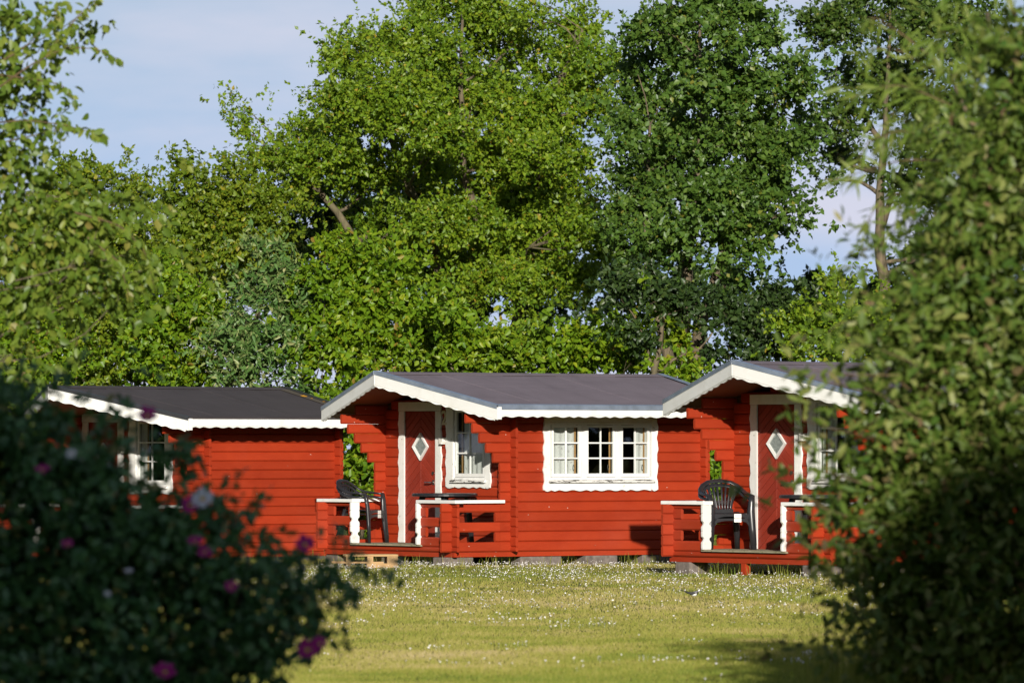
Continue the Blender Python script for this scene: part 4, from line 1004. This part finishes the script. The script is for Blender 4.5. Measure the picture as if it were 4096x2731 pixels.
def shoot(root, pts, leaf_n, leaf, width, mat, r0, seed, hang=0.5, nm='shoot', bark_mat='bark_red', jitter=0.01):
    """A single curved shoot with alternate leaves, in world coordinates."""
    g = np.random.default_rng(seed); off = np.array(root.location)
    pts = np.array(pts) - off
    tt = np.linspace(0, 1, 24); seg = np.linspace(0, 1, len(pts))
    path = np.stack([np.interp(tt, seg, pts[:, i]) for i in range(3)], 1)
    for _ in range(3): path[1:-1] = (path[:-2] + 2 * path[1:-1] + path[2:]) / 4
    w = MB().tube([tuple(p) for p in path], list(np.linspace(r0, r0 * 0.25, 24)), 5).build(nm, MATS[bark_mat], root, smooth=True)
    u = np.sort(g.random(leaf_n)) ** 0.8
    P = np.stack([np.interp(u, tt, path[:, i]) for i in range(3)], 1) + g.normal(size=(leaf_n, 3)) * jitter
    T_ = np.stack([np.interp(u, tt[:-1], np.diff(path[:, i])) for i in range(3)], 1); T_ = unit(T_)
    Dv = unit(T_ * 0.6 + g.normal(size=(leaf_n, 3)) * 0.55 + np.array([0, 0, -hang]))
    N = unit(g.normal(size=(leaf_n, 3)) * 0.6 + np.array([0, -0.4, 0.6]))
    ln = leaf * g.uniform(0.7, 1.2, leaf_n)
    lo = leaves('shoot_leaves', P, Dv, N, ln, ln * width, np.clip(g.normal(.55, .2, leaf_n), 0, 1), MATS[mat], w, 'leaf', None)
    lo['kind'] = 'stuff'
for i, (pp, k) in enumerate((([(-100, 420), (120, 260), (260, 190), (390, 195), (485, 245)], 46), ([(150, 260), (240, 150), (310, 70), (390, -10)], 40), ([(-100, 500), (100, 480), (260, 500), (415, 545)], 42),
        ([(-60, 280), (90, 200), (200, 90), (240, 10)], 36), ([(0, 300), (150, 320), (250, 340), (310, 420)], 36), ([(300, 850), (480, 900), (580, 1000), (620, 1160)], 50), ([(350, 950), (480, 1050), (520, 1200)], 40))):
    shoot(birch, [at(x, y, 41.4 + 0.2 * (i % 3)) for x, y in pp], k, 0.074, 0.7, 'leaf_birch', 0.007, 300 + i, 0.7)

# shrub on the right
b_ = at(3950, 2000, 30)[:2]
lobes_s = lob(30, [(3740, 1430, 260, 190), (3980, 1350, 200, 260), (3570, 1600, 130, 110, .7), (3700, 1720, 280, 180), (3960, 1800, 260, 260, 1.5), (3560, 1890, 150, 140, .9), (3720, 2050, 320, 220, 1.6), (3460, 2080, 110, 110, .7), (3430, 2260, 90, 100, .6), (3420, 1940, 80, 80, .5), (4000, 2250, 300, 350, 1.4), (3600, 2330, 170, 190), (3720, 2560, 260, 250), (3530, 2520, 100, 160, .6), (3950, 2700, 350, 300),
      (3940, 1000, 220, 200), (3800, 1180, 170, 140), (3640, 1330, 130, 100, .7), (4050, 650, 180, 250), (3900, 780, 150, 130, .8), (4060, 250, 150, 220, .9), (3930, 430, 110, 120, .6), (3600, 1230, 80, 70, .5), (3500, 1440, 60, 60, .4), (4350, 1500, 300, 500), (4350, 600, 250, 500), (4350, 2500, 300, 500, .7), (3850, 3050, 380, 250, .7)], 0.9)
shrub = plant('leafy_shrub', 'tall leafy shrub filling the edge of the frame in front of the right cabin', 'bush', b_, lobes_s, 'leaf_shrub', 5500, 0.074, 0.46, 42, 0.03, 'bark_red',
      stems=[rel(b_, 30, s) for s in ([(3900, 3300), (3800, 2600), (3700, 1900), (3720, 1400)], [(3960, 3300), (3960, 2300), (3980, 1500), (3960, 700), (4060, 250)], [(3880, 3300), (3650, 2600), (3520, 2100)])], shape='leaf', singles=300, sub_leaves=60, twig_leaves=10, twig_len=0.26, spread=0.105, droop=0.1, upb=0.25)
for i, (pp, k) in enumerate((([(3700, 1700), (3500, 1560), (3330, 1530), (3160, 1570)], 16), ([(3600, 1500), (3400, 1500), (3250, 1480), (3180, 1480)], 14), ([(3500, 1950), (3300, 1880), (3150, 1900), (3060, 1860)], 12), ([(3560, 2100), (3330, 2050), (3200, 1960), (3120, 1930)], 14),
        ([(3550, 2250), (3380, 2180), (3250, 2150), (3150, 2160)], 18), ([(3500, 2350), (3350, 2310), (3280, 2270)], 16), ([(3500, 2500), (3370, 2420), (3310, 2400)], 16), ([(3650, 1450), (3480, 1380), (3380, 1380)], 18), ([(3500, 1750), (3350, 1720), (3210, 1680), (3150, 1640)], 14))):
    shoot(shrub, [at(x, y, 29.4 + 0.18 * (i % 3)) for x, y in pp], k, 0.09, 0.42, 'leaf_shrub', 0.004, 340 + i, 0.15)
# willow behind the shrub
b_ = at(4150, 2000, 33)[:2]
lobes_w = lob(33, [(3830, 300, 170, 170, .5), (3930, 120, 190, 170, .8), (3740, 480, 150, 140, .4), (3710, 640, 100, 90, .35), (3850, 700, 200, 170), (3800, 880, 140, 110, .6), (3600, 480, 80, 70, .2), (4000, 500, 250, 300), (3950, 1000, 250, 300), (4250, 700, 250, 500), (4250, 1500, 300, 500)], 0.9)
willow = plant('willow_bush', 'willow with long narrow yellow-green leaves above the leafy shrub', 'bush', b_, lobes_w, 'leaf_willow', 2200, 0.14, 0.15, 43, 0.045, 'bark',
      stems=[rel(b_, 33, s) for s in ([(4150, 2900), (4100, 1700), (3950, 900), (3800, 300)], [(4180, 2900), (4150, 1500), (4050, 500), (3950, 50)])], shape='leaf', sub_leaves=48, twig_leaves=12, twig_len=0.4, spread=0.12, droop=0.35, upb=0.2)
for i, (pp, k) in enumerate((([(3800, 640), (3600, 640), (3440, 690), (3300, 730)], 30), ([(3800, 420), (3620, 340), (3480, 350), (3400, 400)], 30), ([(3750, 300), (3600, 200), (3480, 190), (3420, 230)], 26), ([(3800, 560), (3600, 520), (3480, 560), (3430, 640)], 26), ([(3750, 250), (3600, 130), (3500, 70), (3480, 80)], 24),
        ([(3700, 760), (3560, 780), (3480, 860), (3450, 960)], 24), ([(3600, 1350), (3450, 1280), (3360, 1290), (3300, 1340)], 24), ([(3650, 1150), (3480, 1080), (3380, 1060), (3310, 1110)], 14))):
    shoot(willow, [at(x, y, 32.2 + 0.18 * (i % 3)) for x, y in pp], k, 0.14, 0.15, 'leaf_willow', 0.006, 380 + i, 0.35)

# rose bush on the left
b_ = at(350, 2000, 24)[:2]
lobes_r = lob(24, [(120, 1790, 190, 110), (10, 1690, 110, 80, .6), (60, 1600, 60, 50, .3), (200, 1650, 60, 40, .3), (-150, 1800, 250, 250), (280, 1880, 170, 100), (430, 1790, 60, 45, .35), (720, 1850, 40, 35, .25), (300, 1960, 300, 150), (540, 2060, 180, 100), (740, 2080, 100, 60, .6), (600, 2170, 300, 160), (880, 2120, 110, 80, .7), (920, 2240, 120, 90, .8), (780, 2390, 250, 170), (1090, 2420, 130, 150, .8), (500, 2400, 350, 250), (150, 2250, 330, 330),
      (900, 2640, 260, 190), (500, 2750, 400, 250), (100, 2700, 350, 300), (-250, 2400, 300, 450), (1180, 2330, 60, 60, .35), (1270, 2470, 90, 70, .35), (1380, 2360, 60, 50, .28), (1120, 2560, 80, 60, .5), (300, 3150, 500, 300, .6), (750, 3150, 400, 300, .6), (400, 3600, 600, 350, .4)], 1.0)
rose = plant('rose_bush', 'shaded rose bush with magenta and white flowers, blurred in front of the leftmost cabin', 'bush', b_, lobes_r, 'leaf_rose', 9300, 0.053, 0.6, 44, 0.012, 'bark_red',
      stems=[rel(b_, 24, s) for s in ([(350, 4050), (300, 3000), (200, 2200), (100, 1700)], [(400, 4050), (600, 3000), (650, 2300), (450, 1850)], [(450, 4050), (850, 3000), (950, 2400), (1000, 2250)], [(420, 4050), (900, 2900), (1150, 2560), (1280, 2450)])], shape='leaf', singles=280, sub_leaves=60, twig_leaves=8, twig_len=0.14, spread=0.068, droop=0.05, upb=0.25)
for i, (pp, k) in enumerate((([(950, 2350), (1100, 2330), (1250, 2310), (1330, 2270)], 30), ([(1000, 2500), (1180, 2470), (1320, 2430), (1450, 2360)], 34), ([(1180, 2480), (1260, 2400), (1300, 2300)], 22), ([(900, 2180), (1060, 2150), (1120, 2190)], 24), ([(1000, 2600), (1150, 2560), (1300, 2530)], 26), ([(1100, 2420), (1300, 2390), (1400, 2420)], 26), ([(900, 2120), (1000, 2040), (1020, 1990)], 20))):
    shoot(rose, [at(x, y, 23.6 + 0.14 * (i % 3)) for x, y in pp], k, 0.052, 0.6, 'leaf_rose', 0.003, 420 + i, 0.0, jitter=0.012)
def flower(px_, py_, Z, mat, size, seed):
    g = random.Random(seed); c = at(px_, py_, Z) - np.array(rose.location)
    m_ = MB(); tilt = Matrix.Rotation(R(55 + g.uniform(-25, 25)), 4, 'X') @ Matrix.Rotation(g.uniform(0, 6), 4, 'Z')
    for k in range(6):
        a = k * math.pi / 3 + g.uniform(-.15, .15)
        rot = tilt @ Matrix.Rotation(a, 4, 'Z'); s = size * g.uniform(0.85, 1.1); lift = g.uniform(0.1, 0.45)
        pts = [(0.05, 0, 0), (0.5, -0.36, lift * .5), (0.92, -0.3, lift), (1.0, 0, lift * 1.1 + .05), (0.92, 0.3, lift), (0.5, 0.36, lift * .5), (0.55, 0, lift * .3)]
        vv = [Vector(c) + rot @ (Vector(p) * s) for p in pts]
        m_.add(vv, [(0,1,6),(1,2,6),(2,3,6),(3,4,6),(4,5,6),(5,0,6)], 0)
    hub = [Vector(c) + tilt @ (Vector((0.22*math.cos(t), 0.22*math.sin(t), 0.12)) * size) for t in np.linspace(0, 2*math.pi, 9)[:-1]]
    m_.add([Vector(c) + tilt @ (Vector((0, 0, 0.25)) * size)] + hub, [(0, 1+i, 1+(i+1) % 8) for i in range(8)], 1)
    m_.build('flower', [MATS[mat], MATS['rose_heart']], rose)
for i, (x, y, k, s) in enumerate(((760, 2020, 0, .030), (810, 1995, 1, .034), (590, 1665, 0, .030), (780, 2168, 0, .024), (820, 2208, 0, .024), (660, 2690, 0, .036), (1230, 2600, 0, .034), (1280, 2575, 0, .026), (1220, 2180, 0, .030), (925, 2345, 0, .022), (285, 1815, 1, .017), (170, 1880, 0, .024),
        (270, 2180, 0, .022), (515, 2285, 1, .014), (430, 2375, 1, .012))):
    flower(x, y, 23.3, 'petal_white' if k else 'petal_pink', s * 1.35, 500 + i)

# tall hedge behind the camera, whose shade lies over the foreground
hl = []
g_ = np.random.default_rng(77)
for x in np.arange(-6, 9, 1.6):
    for z, r_ in ((1.2, 1.6), (3.2, 1.6), (5.2, 1.6), (7.2, 1.5), (8.4, 1.4)):
        hl.append(((x + g_.uniform(-.3, .3), -3.5 + g_.uniform(-.3, .3), z + g_.uniform(-.2, .2)), (1.5, 1.2, r_), 1.0))
    hl.append(((x, -3.5, 9.9 + g_.uniform(-0.5, 0.4)), (1.2, 1.0, 1.0), 1.0))
hr = empty('hedge', (0, -3.5, 0)); tag(hr, 'tall dense hedge standing behind the viewpoint', 'hedge')
hl = [(np.array(c_) - np.array([0, -3.5, 0]), r_, k) for c_, r_, k in hl]
P_, D_, O_, _ = lobe_sprays(hl, 150, 50, 10, 0.5, 0.25, seed=78)
keep = P_[:, 2] > 0.02; P_, D_, O_ = P_[keep], D_[keep], O_[keep]; q_ = len(P_)
ln_ = 0.36 * g_.uniform(.7, 1.2, q_)
leaves('crown', P_, D_, unit(O_ + g_.normal(size=P_.shape) * .7), ln_, ln_ * .7, np.clip(g_.normal(.4, .2, q_), 0, 1), MATS['leaf_dark'], hr)
t_ = MB()
for x in np.arange(-6, 9, 1.1): t_.tube([(x, 0, -0.1), (x + .1, .1, 3.2), (x - .1, 0, 7.4)], [0.12, 0.09, 0.03], 6)
t_.build('trunk', MATS['bark'], hr, smooth=True)
cb = MB(); cn = 40
for j in range(7):
    for i in range(cn + 1):
        x = -6.4 + 15 * i / cn; z = 10.9 * j / 6
        cb.v.append((x, 0.35 * math.sin(i * 1.7 + j) + 0.2 * math.sin(j * 2.3), z + (0.35 * math.sin(i * 0.9) + 0.2 * math.sin(i * 2.1) if j == 6 else 0)))
for j in range(6):
    for i in range(cn):
        a = j * (cn + 1) + i; cb.f.append((a, a+1, a+cn+2, a+cn+1)); cb.m.append(0)
cbo = cb.build('shade_core', MATS['leaf_dark'], hr); sm = cbo.modifiers.new('solid', 'SOLIDIFY'); sm.thickness = 0.5  # solid sheet added inside the hedge to block the sun

# hedges that close the camp field on both sides, outside the frame
for hx, hlab in ((27.0, 'tall hedge along the far side of the field, beyond the leafy shrub'), (-27.0, 'tall hedge along the field, beyond the birch')):
    gs = np.random.default_rng(int(80 + hx)); ll = []
    for y in np.arange(30, 118, 2.4):
        for z, r_ in ((1.5, 1.9), (3.9, 1.9), (6.0, 1.7)):
            ll.append(((gs.uniform(-.5, .5), y - 74 + gs.uniform(-.5, .5), z + gs.uniform(-.3, .6)), (1.5, 1.9, r_), 1.0))
    hs = empty('hedge', (hx, 74, 0)); tag(hs, hlab, 'hedge')
    P_, D_, O_, _ = lobe_sprays(ll, 70, 50, 10, 0.6, 0.3, seed=int(90 + hx)); keep = P_[:, 2] > 0.02; P_, D_, O_ = P_[keep], D_[keep], O_[keep]; q_ = len(P_)
    ln_ = 0.5 * gs.uniform(.7, 1.2, q_)
    leaves('crown', P_, D_, unit(O_ + gs.normal(size=P_.shape) * .7), ln_, ln_ * .7, np.clip(gs.normal(.4, .2, q_), 0, 1), MATS['leaf_dark'], hs)
    t_ = MB()
    for y in np.arange(-44, 44, 2.2): t_.tube([(0, y, -0.1), (.1, y + .1, 2.5), (0, y - .1, 5.5)], [0.14, 0.1, 0.03], 6)
    t_.build('trunk', MATS['bark'], hs, smooth=True)

# ------------------------------------------------------------------ lawn grass and daisies
g_ = np.random.default_rng(90)
NB = 390000
yp = g_.uniform(2195, 2790, NB); Zb = 1.6 * F_PX / (yp - 1795)
xb = (g_.uniform(-500, 4600, NB) - 2048) / F_PX * Zb
def in_cabin(x, y):
    m_ = np.zeros(len(x), bool)
    for c, D_, L_ in ((cab1, 1.35, 2.53), (cab2, .98, 3.4), (cab3, .98, 3.4)):
        a = c.rotation_euler.z; dx, dy = x - c.location.x, y - c.location.y
        u = dx * math.cos(a) + dy * math.sin(a); v = -dx * math.sin(a) + dy * math.cos(a)
        m_ |= (u > -D_ + 0.12) & (u < L_ - 0.1) & (v > 0.12) & (v < 3.1)
    return m_
k_ = ~in_cabin(xb, Zb); xb, Zb = xb[k_], Zb[k_]; NB = len(xb)
_lat = np.random.default_rng(5).normal(size=(64, 64))
def vnoise(x, y):
    xi, yi = np.floor(x).astype(int), np.floor(y).astype(int); fx, fy = sstep(x - xi), sstep(y - yi)
    g00, g10, g01, g11 = (_lat[(xi + a) % 64, (yi + b) % 64] for a, b in ((0, 0), (1, 0), (0, 1), (1, 1)))
    return (g00 * (1 - fx) + g10 * fx) * (1 - fy) + (g01 * (1 - fx) + g11 * fx) * fy
def patch(x, y, s, ph): return 0.7 * vnoise(x * s + ph * 7.3, y * s * 0.55 + ph * 3.1) + 0.45 * vnoise(x * s * 2.7 + ph, y * s * 1.6 + ph * 5) + 0.3 * vnoise(x * s * 6.1, y * s * 4.0 + ph)
def patch_old(x, y, s, ph): return (np.sin(x * s + ph) * np.sin(y * s * 1.7 + ph * 2) + 0.6 * np.sin(x * s * 2.3 + y * s * 1.1 + ph * 3) + 0.5 * np.sin(y * s * 4.1 - x * s * 1.3 + ph))
dry = 0.50 + 0.17 * patch(xb, Zb, 0.5, 1.0) + 0.09 * patch(xb, Zb, 1.9, 4.0) - 0.07 * sstep((Zb - 50) / 20) + g_.normal(0, 0.13, NB)
hgt = (0.023 + 0.006 * patch(xb, Zb, 1.1, 2.0)).clip(0.012, 0.045) * g_.uniform(0.6, 1.35, NB)
P0 = np.stack([xb, Zb, gh(xb, Zb) - 0.004], 1)
ang = g_.uniform(0, 2 * math.pi, NB); lean = g_.uniform(0.1, 0.9, NB)
w_ = g_.uniform(0.0022, 0.0045, NB)[:, None] * np.stack([np.ones(NB), g_.normal(0, 0.45, NB), np.zeros(NB)], 1)
tip = P0 + np.stack([np.cos(ang) * lean * hgt, np.sin(ang) * lean * hgt, hgt], 1)
V = np.stack([P0 - w_, P0 + w_, tip], 1).reshape(-1, 3); Fc = np.arange(NB * 3).reshape(-1, 3)
go_ = tri_mesh('grass', V, Fc, np.repeat(dry.clip(0, 1), 3), MATS['grass_blade'])
tag(go_, 'short mown lawn grass with dry straw-coloured patches', 'grass', kind='stuff')
# uncut tufts along the cabins and under the shrub
def tufts(pts, n_each, h, spread, name, label, seed, dryness=0.3):
    g = np.random.default_rng(seed); pts = np.asarray(pts, float); n_ = len(pts) * n_each
    b = np.repeat(pts, n_each, 0) + g.normal(size=(n_, 2)) * spread
    z = gh(b[:, 0], b[:, 1]) - 0.005; hh = h * (0.25 + 1.25 * g.random(n_) ** 2.2); a = g.uniform(0, 2*math.pi, n_); le = g.uniform(0.1, 0.8, n_)
    base = np.stack([b[:, 0], b[:, 1], z], 1); dirv = np.stack([np.cos(a), np.sin(a), np.zeros(n_)], 1)
    side = np.stack([-np.sin(a), np.cos(a) * .6, np.zeros(n_)], 1) * g.uniform(0.002, 0.0045, n_)[:, None]
    mid = base + dirv * (le * hh * 0.3)[:, None] + np.array([0, 0, 1]) * (hh * 0.6)[:, None]
    tip = base + dirv * (le * hh)[:, None] + np.array([0, 0, 1]) * (hh * (1 - 0.25 * le))[:, None]
    V = np.stack([base - side, base + side, mid + side * .7, mid - side * .7, tip], 1).reshape(-1, 3)
    F_ = (np.array([[0,1,2],[0,2,3],[3,2,4]])[None] + (np.arange(n_) * 5)[:, None, None]).reshape(-1, 3)
    o = tri_mesh(name, V, F_, np.repeat(np.clip(g.normal(dryness, .2, n_), 0, 1), 5), MATS['grass_blade'])
    tag(o, label, 'grass', kind='stuff')
tp = []
for c, D_, L_ in ((cab1, 1.35, 2.53), (cab2, .98, 3.4), (cab3, .98, 3.4)):
    for u in np.arange(-D_ - 0.1, L_, 0.16): p = cab_pt(c, u, -0.02 + random.uniform(-.08, .06), 0); tp.append((p.x, p.y))
    for v in np.arange(0, 3.1, 0.15): p = cab_pt(c, -D_ + random.uniform(-.08, .08), v, 0); tp.append((p.x, p.y))
tp = [p for p in tp if random.random() < 0.6]
tufts(tp, 20, 0.15, 0.08, 'uncut_grass', 'longer uncut grass growing along the cabin bases', 91)
gp = [(at(x, 2200, 87)[0], 87 + d) for x in range(1330, 1560, 14) for d in (0, .5, 1.0)] + [(at(x, 2200, 82)[0], 82 + d) for x in range(2800, 2960, 14) for d in (0, .5, 1)]
tufts(gp, 40, 0.35, 0.15, 'tall_grass', 'tall green grass in the gaps between the cabins', 92, 0.25)
sp = [(at(x, 2700, Z)[0], Z) for x in range(3330, 4200, 30) for Z in (30, 31.5, 33)]
tufts(sp, 60, 0.6, 0.10, 'shade_grass', 'tall shaded grass at the foot of the leafy shrub', 93, 0.3)
# daisies
ND = 18000
yd = 2255 + 480 * g_.random(ND) ** 2.0; xd = g_.uniform(600, 3600, ND); Zd = 1.6 * F_PX / (yd - 1795); Xd = (xd - 2048) / F_PX * Zd
cl = patch(Xd, Zd, 1.3, 7.0) + 0.6 * patch(Xd, Zd, 3.1, 3.0) + g_.normal(0, 0.35, ND) - 1.5 * sstep((65 - Zd) / 17)
k_ = (cl > -0.05) & ~in_cabin(Xd, Zd) & ~((abs(Xd - bz[0]) < 0.16) & (Zd > 56.5) & (Zd < 61.5)); Xd, Zd = Xd[k_], Zd[k_]; ND = len(Xd)
rd = 0.0035 + 0.0058 * g_.random(ND) ** 1.6; zd = gh(Xd, Zd) + g_.uniform(0.028, 0.06, ND)
cen = np.stack([Xd, Zd, zd], 1)
nrm = unit(np.stack([g_.normal(0.05, .35, ND), g_.normal(-0.75, .35, ND), np.full(ND, 0.75)], 1))
e1 = unit(np.cross(nrm, np.array([0.2, 0.1, 1.0]))); e2 = np.cross(nrm, e1)
ring = [cen + (e1 * math.cos(t) + e2 * math.sin(t)) * rd[:, None] for t in np.linspace(0, 2*math.pi, 7)[:-1]]
V = np.stack([cen + nrm * (rd * .35)[:, None]] + ring + [cen * np.array([1, 1, 0]) + np.array([0, 0, 1]) * (gh(Xd, Zd)[:, None] - 0.003)], 1)
Fd = np.array([[0, 1+i, 1+(i+1) % 6] for i in range(6)] + [[7, 1, 2]])
Fc = (Fd[None] + (np.arange(ND) * 8)[:, None, None]).reshape(-1, 3)
rr_ = np.repeat(g_.random(ND), 8)
do_ = tri_mesh('daisies', V.reshape(-1, 3), Fc, rr_, MATS['daisy'])
tag(do_, 'small white daisies scattered over the lawn', 'daisies', kind='stuff')
